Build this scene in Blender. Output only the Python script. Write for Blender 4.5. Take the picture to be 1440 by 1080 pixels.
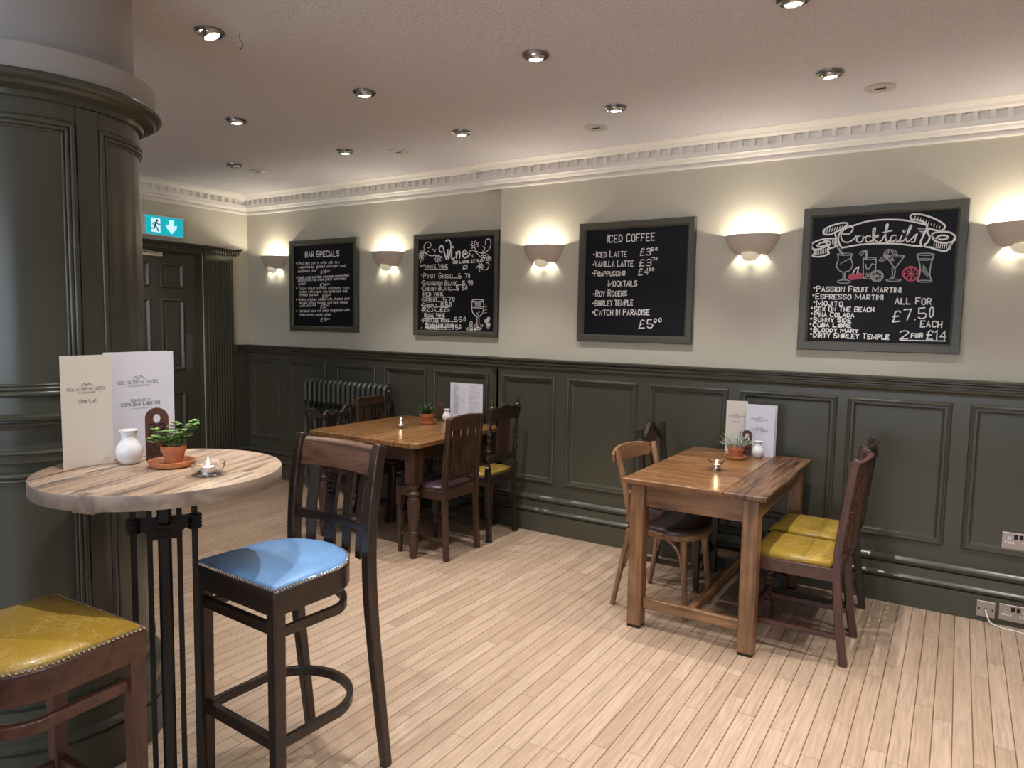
import bpy, bmesh, math, random
from mathutils import Vector, Matrix
random.seed(7)
PI = math.pi
S = bpy.context.scene
C = S.collection
for o in list(bpy.data.objects):
    bpy.data.objects.remove(o)

# ------------------------------------------------------------------ camera
F_PX, EYE = 990.43, 1.55
c_r = Vector((0.8445, 0.5366, 0.0177)); yaw, pitch, roll = 0.564909, 0.0871345, 0.0176888
fw = Vector((-math.sin(yaw)*math.cos(pitch), math.cos(yaw)*math.cos(pitch), -math.sin(pitch)))
r0 = Vector((math.cos(yaw), math.sin(yaw), 0)); u0 = r0.cross(fw)
c_r = r0*math.cos(roll) + u0*math.sin(roll); c_u = u0*math.cos(roll) - r0*math.sin(roll)
cam_d = bpy.data.cameras.new('camera'); cam = bpy.data.objects.new('camera', cam_d); C.objects.link(cam)
cam_d.sensor_width = 36; cam_d.lens = F_PX*36/1440; cam_d.clip_start = 0.02
M = Matrix((c_r, c_u, -fw)).transposed().to_4x4(); M.translation = (0, 0, EYE)
cam.matrix_world = M
S.camera = cam
def ray(x, y): return fw*F_PX + c_r*(x-720) - c_u*(y-540)
def onY(x, y, Y): v = ray(x, y); return Vector((0, 0, EYE)) + v*(Y/v.y)      # where a sight line meets a wall

# ------------------------------------------------------------------ light and exposure
S.view_settings.view_transform = 'Standard'; S.view_settings.look = 'None'
S.view_settings.gamma = 1; S.view_settings.use_curve_mapping = False
S.view_settings.exposure = 0.36
DOWN_W, SCONCE_UP, SCONCE_DOWN, SKY = 54.0, 6.2, 0.27, 4.2
DOWN_COL, WARM = (1.0, 0.965, 0.94), (1.0, 0.92, 0.78)
w = bpy.data.worlds.new('sky'); S.world = w; w.use_nodes = True
bg = w.node_tree.nodes['Background']; bg.inputs[0].default_value = (0.74, 0.84, 1.0, 1); bg.inputs[1].default_value = SKY
S.cycles.use_denoising = True
S.cycles.max_bounces = 8; S.cycles.diffuse_bounces = 5; S.cycles.glossy_bounces = 4
S.cycles.transmission_bounces = 8; S.cycles.transparent_max_bounces = 8
S.cycles.sample_clamp_indirect = 6.0; S.cycles.caustics_reflective = False; S.cycles.caustics_refractive = False

# ------------------------------------------------------------------ mesh helper
class MB:
    def __init__(s): s.v = []; s.f = []
    def add(s, vs, fs, T=None):
        b = len(s.v)
        for p in vs:
            p = Vector(p); s.v.append(T @ p if T else p)
        for f in fs: s.f.append([b+i for i in f])
        return s
    def box(s, x0, x1, y0, y1, z0, z1, T=None):
        vs = [(x, y, z) for z in (z0, z1) for y in (y0, y1) for x in (x0, x1)]
        return s.add(vs, [(0,2,3,1), (4,5,7,6), (0,1,5,4), (2,6,7,3), (0,4,6,2), (1,3,7,5)], T)
    def sweep(s, pts, sec, up=(0,0,1), closed=False, scale=None, twist=0.0, caps=True):
        """carry the outline SEC (side, up) along PTS"""
        pts = [Vector(p) for p in pts]; n = len(pts); m = len(sec); up = Vector(up); rings = []
        for i, p in enumerate(pts):
            a = pts[(i-1) % n] if (closed or i > 0) else p
            b = pts[(i+1) % n] if (closed or i < n-1) else p
            t = (b-a).normalized()
            side = t.cross(up)
            if side.length < 1e-4: side = t.cross(Vector((1, 0, 0.01)))
            side.normalize(); u = side.cross(t)
            k = scale[i] if scale else 1.0; ang = twist*i; ca, sa = math.cos(ang), math.sin(ang)
            rings.append([p + side*(k*(x*ca-y*sa)) + u*(k*(x*sa+y*ca)) for x, y in sec])
        vs = [q for r in rings for q in r]; fs = []
        for i in range(n if closed else n-1):
            j = (i+1) % n
            for k in range(m): fs.append((i*m+k, i*m+(k+1) % m, j*m+(k+1) % m, j*m+k))
        if not closed and caps:
            fs.append(tuple(range(m))[::-1]); fs.append(tuple((n-1)*m+k for k in range(m)))
        return s.add(vs, fs)
    def bar(s, pts, w, h, up=(0,0,1), closed=False, scale=None):
        return s.sweep(pts, [(-w/2,-h/2), (w/2,-h/2), (w/2,h/2), (-w/2,h/2)], up, closed, scale)
    def tube(s, pts, r, n=8, closed=False, up=(0,0,1)):
        rr = r if isinstance(r, (list, tuple)) else [r]*len(pts)
        return s.sweep(pts, [(math.cos(2*PI*k/n), math.sin(2*PI*k/n)) for k in range(n)], up, closed, rr)
    def lathe(s, prof, n=24, T=None, a0=0.0, a1=2*PI, caps=False):
        full = abs(a1-a0-2*PI) < 1e-6; m = n if full else n+1; vs = []; fs = []
        for r, z in prof:
            for k in range(m):
                a = a0+(a1-a0)*k/n; vs.append((r*math.cos(a), r*math.sin(a), z))
        for i in range(len(prof)-1):
            for k in range(n):
                k2 = (k+1) % m; fs.append((i*m+k, i*m+k2, (i+1)*m+k2, (i+1)*m+k))
        if full and caps:
            if prof[0][0] > 1e-4: fs.append(tuple(range(m))[::-1])
            if prof[-1][0] > 1e-4: fs.append(tuple((len(prof)-1)*m+k for k in range(m)))
        return s.add(vs, fs, T)
    def prism(s, out, a, b, mp=None):
        """outline (p, q) between depths a and b; mp(p, q, d) gives the point"""
        mp = mp or (lambda p, q, d: (p, q, d)); n = len(out)
        vs = [mp(p, q, a) for p, q in out] + [mp(p, q, b) for p, q in out]
        fs = [tuple(range(n))[::-1], tuple(range(n, 2*n))] + [(k, (k+1) % n, n+(k+1) % n, n+k) for k in range(n)]
        return s.add(vs, fs)
    def sphere(s, c, r, n=10, sc=(1,1,1)):
        m = max(4, n//2); prof = [(max(1e-5, r*math.sin(PI*i/m)), -r*math.cos(PI*i/m)) for i in range(m+1)]
        return s.lathe(prof, n, Matrix.Translation(c) @ Matrix.Diagonal((*sc, 1)))
    def ribbon(s, pl, w, mp):
        """a flat drawn line of width w along 2-D points; later lines lie a hair above earlier ones"""
        o0 = Vector(mp(0, 0)); nn_ = (Vector(mp(.001, 0))-o0).cross(Vector(mp(0, .001))-o0).normalized()
        s.k = getattr(s, 'k', 0)+1; lift = nn_*(1.6e-5*(s.k % 50)); mp0 = mp; mp = lambda a, b: Vector(mp0(a, b))+lift
        P = [Vector(p) for p in pl]
        if len(P) == 1 or all((p-P[0]).length < 1e-6 for p in P):
            c = P[0]; q = [c + Vector((math.cos(k*PI/4), math.sin(k*PI/4)))*w*0.62 for k in range(8)]
            return s.add([mp(*v) for v in q], [tuple(range(8))])
        Q = [P[0]]
        for p in P[1:]:
            if (p-Q[-1]).length > 1e-6: Q.append(p)
        L = []; R = []; n = len(Q)
        for i, p in enumerate(Q):
            d1 = (Q[i]-Q[i-1]).normalized() if i else (Q[1]-Q[0]).normalized()
            d2 = (Q[i+1]-Q[i]).normalized() if i < n-1 else d1
            t = d1+d2
            if t.length < 0.3: t = d1
            t.normalize(); nn = Vector((-t.y, t.x)); k = min(1.6, 1/max(0.4, abs(t.dot(d1))))
            e = t*w*0.3*(1 if i == n-1 else -1 if i == 0 else 0)
            L.append(p+e+nn*w/2*k); R.append(p+e-nn*w/2*k)
        vs = [mp(*v) for v in L] + [mp(*v) for v in R]
        return s.add(vs, [(i, i+1, n+i+1, n+i) for i in range(n-1)])
    def build(s, name, mat, parent=None, bevel=0.0, smooth=True, angle=35, sub=0, recalc=True, seg=2):
        me = bpy.data.meshes.new(name); me.from_pydata([tuple(v) for v in s.v], [], s.f); me.update()
        if recalc:
            bm = bmesh.new(); bm.from_mesh(me); bmesh.ops.recalc_face_normals(bm, faces=bm.faces); bm.to_mesh(me); bm.free()
        if smooth:
            me.shade_smooth(); me.set_sharp_from_angle(angle=math.radians(angle))
        me.materials.append(mat)
        o = bpy.data.objects.new(name, me); C.objects.link(o); o.parent = parent
        if bevel:
            m = o.modifiers.new('edge', 'BEVEL'); m.width = bevel; m.segments = seg; m.limit_method = 'ANGLE'; m.angle_limit = math.radians(40)
        if sub:
            m = o.modifiers.new('round', 'SUBSURF'); m.levels = sub; m.render_levels = sub
        return o

def tag(o, label=None, cat=None, group=None, kind=None):
    if label: o['label'] = label
    if cat: o['category'] = cat
    if group: o['group'] = group
    if kind: o['kind'] = kind
    return o
def thing(name, label, cat, loc=(0,0,0), rz=0.0, group=None):
    o = bpy.data.objects.new(name, None); C.objects.link(o); o.empty_display_size = 0.1
    o.location = loc; o.rotation_euler = (0, 0, rz)
    return tag(o, label, cat, group)
def struct(o): o['kind'] = 'structure'; return o
def kids(o): return [c for c in C.objects if c.parent == o]
def copy_tree(o, parent=None):
    c = o.copy(); C.objects.link(c); c.parent = parent
    for k in kids(o): copy_tree(k, c)
    return c
def arc(cx, cy, r, a0, a1, n, ry=None): return [(cx+r*math.cos(a0+(a1-a0)*i/n), cy+(ry or r)*math.sin(a0+(a1-a0)*i/n)) for i in range(n+1)]
def smooth_line(P, k=6, closed=False):
    P = [Vector(p) for p in P]; n = len(P); out = []
    if n < 3: return P
    for i in range(n if closed else n-1):
        a = P[(i-1) % n] if (closed or i) else P[0]*2-P[1]
        b = P[i]; c = P[(i+1) % n]
        d = P[(i+2) % n] if (closed or i < n-2) else P[-1]*2-P[-2]
        for j in range(k):
            t = j/k
            out.append(0.5*((2*b) + (c-a)*t + (2*a-5*b+4*c-d)*t*t + (3*b-a-3*c+d)*t**3))
    if not closed: out.append(P[-1])
    return out

# ------------------------------------------------------------------ materials
def mat(name, col=(.8,.8,.8), rough=.5, metal=0.0, spec=.5, emit=None, es=0.0, trans=0.0, ior=1.45, coat=0.0, noise=None, bump=None):
    """noise: (scale, amount) colour mottling; bump: (scale, strength)"""
    m = bpy.data.materials.new(name); m.use_nodes = True; nt = m.node_tree; b = nt.nodes['Principled BSDF']
    b.inputs['Base Color'].default_value = (*col, 1); b.inputs['Roughness'].default_value = rough
    b.inputs['Metallic'].default_value = metal; b.inputs['Specular IOR Level'].default_value = spec
    b.inputs['Transmission Weight'].default_value = trans; b.inputs['IOR'].default_value = ior
    b.inputs['Coat Weight'].default_value = coat; b.inputs['Coat Roughness'].default_value = .12
    if emit: b.inputs['Emission Color'].default_value = (*emit, 1); b.inputs['Emission Strength'].default_value = es
    N = nt.nodes.new; L = nt.links.new
    if noise or bump: tc = N('ShaderNodeTexCoord')
    if noise:
        t = N('ShaderNodeTexNoise'); t.inputs['Scale'].default_value = noise[0]; t.inputs['Detail'].default_value = 5
        L(tc.outputs['Object'], t.inputs['Vector'])
        r = N('ShaderNodeValToRGB'); a = noise[1]
        r.color_ramp.elements[0].position = .3; r.color_ramp.elements[1].position = .7
        r.color_ramp.elements[0].color = (*[c*(1-a) for c in col], 1); r.color_ramp.elements[1].color = (*[min(1, c*(1+a)) for c in col], 1)
        L(t.outputs['Fac'], r.inputs['Fac']); L(r.outputs['Color'], b.inputs['Base Color'])
    if bump:
        t = N('ShaderNodeTexNoise'); t.inputs['Scale'].default_value = bump[0]; t.inputs['Detail'].default_value = 3
        L(tc.outputs['Object'], t.inputs['Vector'])
        u = N('ShaderNodeBump'); u.inputs['Strength'].default_value = bump[1]; u.inputs['Distance'].default_value = .004
        L(t.outputs['Fac'], u.inputs['Height']); L(u.outputs['Normal'], b.inputs['Normal'])
    return m
def wood(name, dark, light, axis=2, rough=.38, scale=1.0, coat=.15, contrast=.5, bump=.15):
    """grain runs along AXIS of the part"""
    m = bpy.data.materials.new(name); m.use_nodes = True; nt = m.node_tree; b = nt.nodes['Principled BSDF']; N = nt.nodes.new; L = nt.links.new
    tc = N('ShaderNodeTexCoord'); mp = N('ShaderNodeMapping'); sc = [38*scale]*3; sc[axis] = 3.0*scale; mp.inputs['Scale'].default_value = sc
    L(tc.outputs['Object'], mp.inputs['Vector'])
    n1 = N('ShaderNodeTexNoise'); n1.inputs['Scale'].default_value = 1; n1.inputs['Detail'].default_value = 6; n1.inputs['Distortion'].default_value = .6
    L(mp.outputs['Vector'], n1.inputs['Vector'])
    n2 = N('ShaderNodeTexNoise'); n2.inputs['Scale'].default_value = 5*scale; n2.inputs['Detail'].default_value = 3
    L(tc.outputs['Object'], n2.inputs['Vector'])
    mx = N('ShaderNodeMath'); mx.operation = 'MULTIPLY_ADD'; mx.inputs[1].default_value = .45; L(n2.outputs['Fac'], mx.inputs[0])
    m2 = N('ShaderNodeMath'); m2.operation = 'MULTIPLY'; m2.inputs[1].default_value = .55; L(n1.outputs['Fac'], m2.inputs[0]); L(m2.outputs[0], mx.inputs[2])
    r = N('ShaderNodeValToRGB'); e = r.color_ramp.elements; e[0].position = .5-.2*contrast-.04; e[1].position = .5+.2*contrast
    e[0].color = (*dark, 1); e[1].color = (*light, 1)
    L(mx.outputs[0], r.inputs['Fac']); L(r.outputs['Color'], b.inputs['Base Color'])
    b.inputs['Roughness'].default_value = rough; b.inputs['Coat Weight'].default_value = coat; b.inputs['Coat Roughness'].default_value = .15
    u = N('ShaderNodeBump'); u.inputs['Strength'].default_value = bump; u.inputs['Distance'].default_value = .002
    L(n1.outputs['Fac'], u.inputs['Height']); L(u.outputs['Normal'], b.inputs['Normal'])
    return m
def planks(name, cols, w, length, ax, rough=.35, gap=.02, gapcol=(.1,.06,.03), grain=.35, coat=.2, gs=(70, 3.5), endgap=True, dark=None, seed=0.0, gapmix=.8):
    """strips of width w lying along axis ax (0 = x, 1 = y), each strip its own tone and joints"""
    m = bpy.data.materials.new(name); m.use_nodes = True; nt = m.node_tree; b = nt.nodes['Principled BSDF']; N = nt.nodes.new; L = nt.links.new
    def mth(op, a, bb=None, c=None):
        n = N('ShaderNodeMath'); n.operation = op
        for i, x in enumerate((a, bb, c)):
            if x is None: continue
            if isinstance(x, (int, float)): n.inputs[i].default_value = x
            else: L(x, n.inputs[i])
        return n.outputs[0]
    tc = N('ShaderNodeTexCoord'); sp = N('ShaderNodeSeparateXYZ'); L(tc.outputs['Object'], sp.inputs[0])
    across, along = (sp.outputs[1], sp.outputs[0]) if ax == 0 else (sp.outputs[0], sp.outputs[1])
    p = mth('DIVIDE', across, w); p = mth('ADD', p, 50.0+seed); row = mth('FLOOR', p); fx = mth('FRACT', p)
    wn = N('ShaderNodeTexWhiteNoise'); wn.noise_dimensions = '1D'; L(row, wn.inputs['W'])
    q = mth('DIVIDE', along, length); q = mth('MULTIPLY_ADD', wn.outputs['Value'], 9.7, q); col = mth('FLOOR', q); fy = mth('FRACT', q)
    cb = N('ShaderNodeCombineXYZ'); L(row, cb.inputs[0]); L(col, cb.inputs[1])
    w2 = N('ShaderNodeTexWhiteNoise'); w2.noise_dimensions = '3D'; L(cb.outputs[0], w2.inputs['Vector'])
    r = N('ShaderNodeValToRGB'); r.color_ramp.interpolation = 'LINEAR'
    e = r.color_ramp.elements
    while len(e) < len(cols): e.new(.5)
    for i, cc in enumerate(cols): e[i].position = i/(len(cols)-1); e[i].color = (*cc, 1)
    L(w2.outputs['Value'], r.inputs['Fac'])
    gv = N('ShaderNodeCombineXYZ'); L(mth('MULTIPLY', across, gs[0]), gv.inputs[0]); L(mth('MULTIPLY', along, gs[1]), gv.inputs[1]); L(mth('MULTIPLY', w2.outputs['Value'], 40.0), gv.inputs[2])
    g = N('ShaderNodeTexNoise'); g.inputs['Scale'].default_value = 1; g.inputs['Detail'].default_value = 6; g.inputs['Distortion'].default_value = .8; L(gv.outputs[0], g.inputs['Vector'])
    gm = N('ShaderNodeMapRange'); gm.inputs['From Min'].default_value = .3; gm.inputs['From Max'].default_value = .7; gm.inputs['To Min'].default_value = 1-grain; gm.inputs['To Max'].default_value = 1+grain*.45
    L(g.outputs['Fac'], gm.inputs['Value'])
    mul = N('ShaderNodeMix'); mul.data_type = 'RGBA'; mul.blend_type = 'MULTIPLY'; mul.inputs[0].default_value = 1.0
    L(r.outputs['Color'], mul.inputs[6]); L(gm.outputs[0], mul.inputs[7]); out = mul.outputs[2]
    if dark:                                   # dark weathered streaks that belong to the timber
        g2 = N('ShaderNodeTexNoise'); g2.inputs['Scale'].default_value = .35; g2.inputs['Detail'].default_value = 7; g2.inputs['Roughness'].default_value = .65; L(gv.outputs[0], g2.inputs['Vector'])
        mr = N('ShaderNodeMapRange'); mr.inputs['From Min'].default_value = dark[0]; mr.inputs['From Max'].default_value = dark[0]+.1; L(g2.outputs['Fac'], mr.inputs['Value'])
        md = N('ShaderNodeMix'); md.data_type = 'RGBA'; L(mr.outputs[0], md.inputs[0]); L(out, md.inputs[6]); md.inputs[7].default_value = (*dark[1], 1); out = md.outputs[2]
    if gap:
        d = mth('MINIMUM', fx, mth('SUBTRACT', 1.0, fx)); mk = mth('LESS_THAN', d, gap)
        if endgap:
            d2 = mth('MINIMUM', fy, mth('SUBTRACT', 1.0, fy)); mk = mth('MAXIMUM', mk, mth('MULTIPLY', mth('LESS_THAN', d2, gap*w/length*.9), .55))
        mg = N('ShaderNodeMix'); mg.data_type = 'RGBA'; L(mth('MULTIPLY', mk, gapmix), mg.inputs[0]); L(out, mg.inputs[6]); mg.inputs[7].default_value = (*gapcol, 1); out = mg.outputs[2]
    L(out, b.inputs['Base Color'])
    rr = N('ShaderNodeMapRange'); rr.inputs['To Min'].default_value = rough-.06; rr.inputs['To Max'].default_value = rough+.1; L(g.outputs['Fac'], rr.inputs['Value']); L(rr.outputs[0], b.inputs['Roughness'])
    b.inputs['Coat Weight'].default_value = coat; b.inputs['Coat Roughness'].default_value = .2
    u = N('ShaderNodeBump'); u.inputs['Strength'].default_value = .12; u.inputs['Distance'].default_value = .002; L(g.outputs['Fac'], u.inputs['Height']); L(u.outputs['Normal'], b.inputs['Normal'])
    return m

M_GREEN = mat('dark_green_gloss_paint', (.068, .066, .047), .25, spec=.5, coat=.0, bump=(9, .08))
M_BEIGE = mat('beige_wall_paint', (.57, .54, .44), .8, noise=(1.5, .03), bump=(120, .05))
M_GREY = mat('grey_wall_paint', (.34, .32, .30), .6, bump=(90, .05))
M_VENT = mat('pale_vent_cover', (.50,.46,.43), .5)
M_WHITE = mat('cream_white_gloss', (.80, .77, .72), .45)
M_CEIL = mat('textured_ceiling_paper', (.68, .665, .695), .75, noise=(60, .05))
M_FLOOR = planks('maple_strip_floor', [(.40,.276,.188), (.445,.316,.219), (.475,.343,.243), (.42,.295,.20), (.505,.37,.267)], .0665, .78, 1, rough=.40, gap=.030, gapcol=(.07,.035,.02), grain=.22, coat=.12, gs=(90, 5))
M_BLACKBOARD = mat('chalkboard_black', (.007, .0075, .011), .55, spec=.25, noise=(4, .3))
M_CHALK = mat('white_chalk', (.86, .86, .84), .9)
M_CHALKG = mat('grey_chalk', (.42, .43, .43), .9)
M_CHALKP = mat('pink_chalk', (.62, .13, .18), .9)
M_FRAME = mat('olive_frame_paint', (.085, .082, .062), .4)
M_PLASTER = mat('beige_plaster', (.58, .50, .42), .75)
M_OPAL = mat('lit_opal_glass', (.75,.68,.52), .4, emit=(1,.90,.68), es=.22)
M_CHROME = mat('brushed_steel', (.62, .60, .57), .28, metal=1)
M_DCHROME = mat('dark_chrome', (.30, .30, .30), .25, metal=1)
M_LAMP = mat('lamp_lens', (1, 1, 1), .3, emit=(1, .97, .93), es=40)
M_DEAD = mat('unlit_lens', (.35, .34, .33), .2)
M_BLACK = mat('black_steel', (.012, .012, .013), .38, spec=.5)
M_HOLE = mat('black_slot', (.01, .01, .01), .8)
M_TERRA = mat('terracotta', (.46, .165, .075), .75, noise=(40, .12))
M_SAUCER = mat('terracotta_saucer', (.50, .20, .09), .7, noise=(40, .12))
M_SOIL = mat('soil', (.02, .014, .01), .95, bump=(150, .8))
M_CERAM = mat('white_ceramic', (.78, .78, .78), .12, coat=.4)
M_PAPER = mat('white_card', (.68, .68, .76), .5)
M_CREAM = mat('cream_card', (.66, .60, .53), .65)
M_INK = mat('grey_ink', (.10, .10, .12), .7)
M_INKL = mat('pale_ink', (.33, .32, .35), .7)
M_GLASS = mat('clear_glass', (1, 1, 1), .02, trans=1.0, ior=1.45)
M_WAX = mat('wax', (.85, .83, .78), .5)
M_TIN = mat('tealight_tin', (.75, .75, .75), .3, metal=1)
M_FLAME = mat('candle_flame', (1, .9, .6), .5, emit=(1, .80, .45), es=25)
M_LEAF1 = mat('leaf_green', (.20, .34, .11), .5, noise=(30, .35))
M_LEAF2 = mat('leaf_dark_green', (.025, .065, .022), .4, noise=(30, .3))
M_LEAF3 = mat('leaf_silver', (.36, .44, .36), .6, noise=(30, .2))
M_BLUE = mat('blue_leather', (.165, .325, .58), .36, noise=(9, .14), bump=(160, .25), coat=.1)
def leather_y():
    m = mat('yellow_leather', (.40, .245, .022), .34, bump=(140, .25), coat=.15); nt = m.node_tree; N = nt.nodes.new; L = nt.links.new; b = nt.nodes['Principled BSDF']
    tc = N('ShaderNodeTexCoord'); n = N('ShaderNodeTexNoise'); n.inputs['Scale'].default_value = 6; n.inputs['Detail'].default_value = 2
    mx = N('ShaderNodeMix'); mx.data_type = 'RGBA'; mx.inputs[0].default_value = .25
    L(tc.outputs['Object'], n.inputs['Vector']); L(tc.outputs['Object'], mx.inputs[6]); L(n.outputs['Color'], mx.inputs[7])
    n.inputs['Scale'].default_value = 9; n.inputs['Detail'].default_value = 5; mx.inputs[0].default_value = .35
    def lines(sc, wd_):
        v = N('ShaderNodeTexVoronoi'); v.feature = 'DISTANCE_TO_EDGE'; v.inputs['Scale'].default_value = sc; L(mx.outputs[2], v.inputs['Vector'])
        k = N('ShaderNodeMapRange'); k.inputs['From Max'].default_value = wd_; k.inputs['To Min'].default_value = 1; k.inputs['To Max'].default_value = 0; L(v.outputs['Distance'], k.inputs['Value']); return k.outputs[0]
    a = N('ShaderNodeMath'); a.operation = 'MAXIMUM'; L(lines(7, .035), a.inputs[0]); L(lines(17, .05), a.inputs[1])
    g = N('ShaderNodeTexNoise'); g.inputs['Scale'].default_value = 7; g.inputs['Detail'].default_value = 3; L(tc.outputs['Object'], g.inputs['Vector'])
    gm = N('ShaderNodeMapRange'); gm.inputs['From Min'].default_value = .42; gm.inputs['From Max'].default_value = .62; gm.inputs['To Max'].default_value = .6; L(g.outputs['Fac'], gm.inputs['Value'])
    f = N('ShaderNodeMath'); f.operation = 'MULTIPLY'; L(a.outputs[0], f.inputs[0]); L(gm.outputs[0], f.inputs[1])
    r = N('ShaderNodeMix'); r.data_type = 'RGBA'; r.inputs[6].default_value = (.37,.23,.030,1); r.inputs[7].default_value = (.64,.49,.18,1); L(f.outputs[0], r.inputs[0])
    L(r.outputs[2], b.inputs['Base Color'])
    return m
M_YELLOW = leather_y()
M_BROWNL = mat('dark_plum_leather', (.055, .032, .036), .3, noise=(8, .25), bump=(150, .2), coat=.2)
M_NAIL = mat('brass_nail', (.85, .80, .72), .2, metal=1)
M_PLASTIC = mat('white_plastic', (.75, .74, .70), .4)
M_SOCKET = mat('brushed_metal_plate', (.42, .37, .32), .35, metal=.9)
def wd(n, d, l, **k): return [wood('%s_%s' % (n, 'xyz'[a]), d, l, a, **k) for a in range(3)]
W_DARK = wd('dark_oak', (.009,.0055,.0045), (.036,.019,.0125))
W_RED = wd('mahogany', (.035,.013,.009), (.095,.036,.024))
W_MID = wd('walnut', (.019,.009,.005), (.072,.034,.018))
W_BENT = wd('beech', (.12,.055,.025), (.30,.155,.075))
W_PINE = wd('old_pine', (.10,.048,.021), (.27,.138,.062), coat=.2)
W_STOOLTOP = wd('worn_oak', (.035,.016,.010), (.16,.078,.048), rough=.42)

# ------------------------------------------------------------------ room shell
XL, YR, YLW, CZ = -6.0, 4.51, 4.54, 2.72         # left wall, main wall (two planes with a small step), ceiling
XSTEP = -2.985; XR, YB = 3.2, -3.2
struct(MB().box(XL-.3, XR+.2, YB-.2, 4.9, -.1, 0).build('floor', M_FLOOR, smooth=False))
def ceiling_mat():
    nt = M_CEIL.node_tree; N = nt.nodes.new; L = nt.links.new; b = nt.nodes['Principled BSDF']
    tc = N('ShaderNodeTexCoord'); v = N('ShaderNodeTexVoronoi'); v.inputs['Scale'].default_value = 75; L(tc.outputs['Object'], v.inputs['Vector'])
    n = N('ShaderNodeTexNoise'); n.inputs['Scale'].default_value = 140; L(tc.outputs['Object'], n.inputs['Vector'])
    a = N('ShaderNodeMath'); a.operation = 'ADD'; L(v.outputs['Distance'], a.inputs[0]); L(n.outputs['Fac'], a.inputs[1])
    u = N('ShaderNodeBump'); u.inputs['Strength'].default_value = .6; u.inputs['Distance'].default_value = .007
    L(a.outputs[0], u.inputs['Height']); L(u.outputs['Normal'], b.inputs['Normal'])
ceiling_mat()
struct(MB().box(XL-.3, XR+.2, YB-.2, 4.9, CZ, CZ+.12).build('ceiling', M_CEIL, smooth=False))
struct(MB().box(XSTEP, XR+.2, YR, 4.9, 0, CZ).box(XL-.3, XSTEP, YLW, 4.9, 0, CZ).build('wall_back', M_BEIGE, smooth=False))
DY0, DY1, DZ1 = 3.15, 4.04, 2.135                 # door opening in the left wall
struct(MB().box(XL-.3, XL, YB, DY0, 0, CZ).box(XL-.3, XL, DY1, YLW+.1, 0, CZ).box(XL-.3, XL, DY0, DY1, DZ1, CZ).box(XL-.3, XL-.12, DY0, DY1, 0, DZ1).build('wall_left', M_BEIGE, smooth=False))
struct(MB().box(XR, XR+.2, YB, YLW, 0, CZ).build('wall_right', M_BEIGE, smooth=False))
# unseen wall behind the viewer; its window is made wide to add fill daylight
WX0, WX1, WZ0, WZ1 = -4.2, 1.6, .7, 2.4
struct(MB().box(XL, WX0, YB-.2, YB, 0, CZ).box(WX1, XR, YB-.2, YB, 0, CZ).box(WX0, WX1, YB-.2, YB, 0, WZ0).box(WX0, WX1, YB-.2, YB, WZ1, CZ).build('wall_front', M_BEIGE, smooth=False))
wf = MB()
for x in (WX0, (WX0+WX1)/2-.03, WX1-.06): wf.box(x, x+.06, YB-.14, YB-.08, WZ0, WZ1)
for z in (WZ0, (WZ0+WZ1)/2, WZ1-.06): wf.box(WX0, WX1, YB-.13, YB-.09, z, z+.06)
struct(wf.build('window_1', M_WHITE, smooth=False))

# cornice: swept profile (distance from wall, height) with a dentil band
CORN = [(0,2.550),(.012,2.551),(.016,2.560),(.014,2.574),(.006,2.577),(.006,2.582),(.028,2.584),(.036,2.592),(.040,2.604),(.052,2.610),(.054,2.638),(.036,2.640),(.036,2.682),(.066,2.684),(.072,2.690),(.078,2.692),(.086,2.704),(.105,2.713),(.135,2.7165),(.148,2.7165),(.150,2.7205),(0,2.7205)]
def run(prof, a, b, n, name, mat_, ends=True, extra=None, parent=None):
    """profile carried straight from a to b; n = direction away from the wall"""
    mb = MB(); a = Vector(a); b = Vector(b); n = Vector(n); m = len(prof)
    vs = [a+n*d+Vector((0,0,z)) for d, z in prof] + [b+n*d+Vector((0,0,z)) for d, z in prof]
    mb.add(vs, [(i, i+1, m+i+1, m+i) for i in range(m-1)] + ([tuple(range(m)), tuple(range(m, 2*m))] if ends else []))
    if extra: extra(mb)
    return struct(mb.build(name, mat_, parent, angle=30))
def dentils(p0, p1, n):
    def f(mb):
        a = Vector(p0); b = Vector(p1); d = (b-a); L = d.length; d.normalize(); k = int(L/.075); nn = Vector(n)
        for i in range(k):
            c = a+d*(.03+i*.075)
            vs = [c+d*s+nn*t+Vector((0,0,z)) for z in (2.639, 2.684) for t in (.03, .060) for s in (-.0125, .0125)]
            mb.add(vs, [(0,2,3,1),(4,5,7,6),(0,1,5,4),(2,6,7,3),(0,4,6,2),(1,3,7,5)])
    return f
run(CORN, (XSTEP-.15, YR, 0), (XR, YR, 0), (0,-1,0), 'trim_1', M_WHITE, extra=dentils((XSTEP-.05, YR, 0), (XR, YR, 0), (0,-1,0)))
run(CORN, (XL, YLW, 0), (XSTEP-.15, YLW, 0), (0,-1,0), 'trim_2', M_WHITE, extra=dentils((XL+.06, YLW, 0), (XSTEP-.16, YLW, 0), (0,-1,0)))
run(CORN, (XL, YB, 0), (XL, YLW, 0), (1,0,0), 'trim_3', M_WHITE, extra=dentils((XL, 0, 0), (XL, YLW-.06, 0), (1,0,0)))

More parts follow.
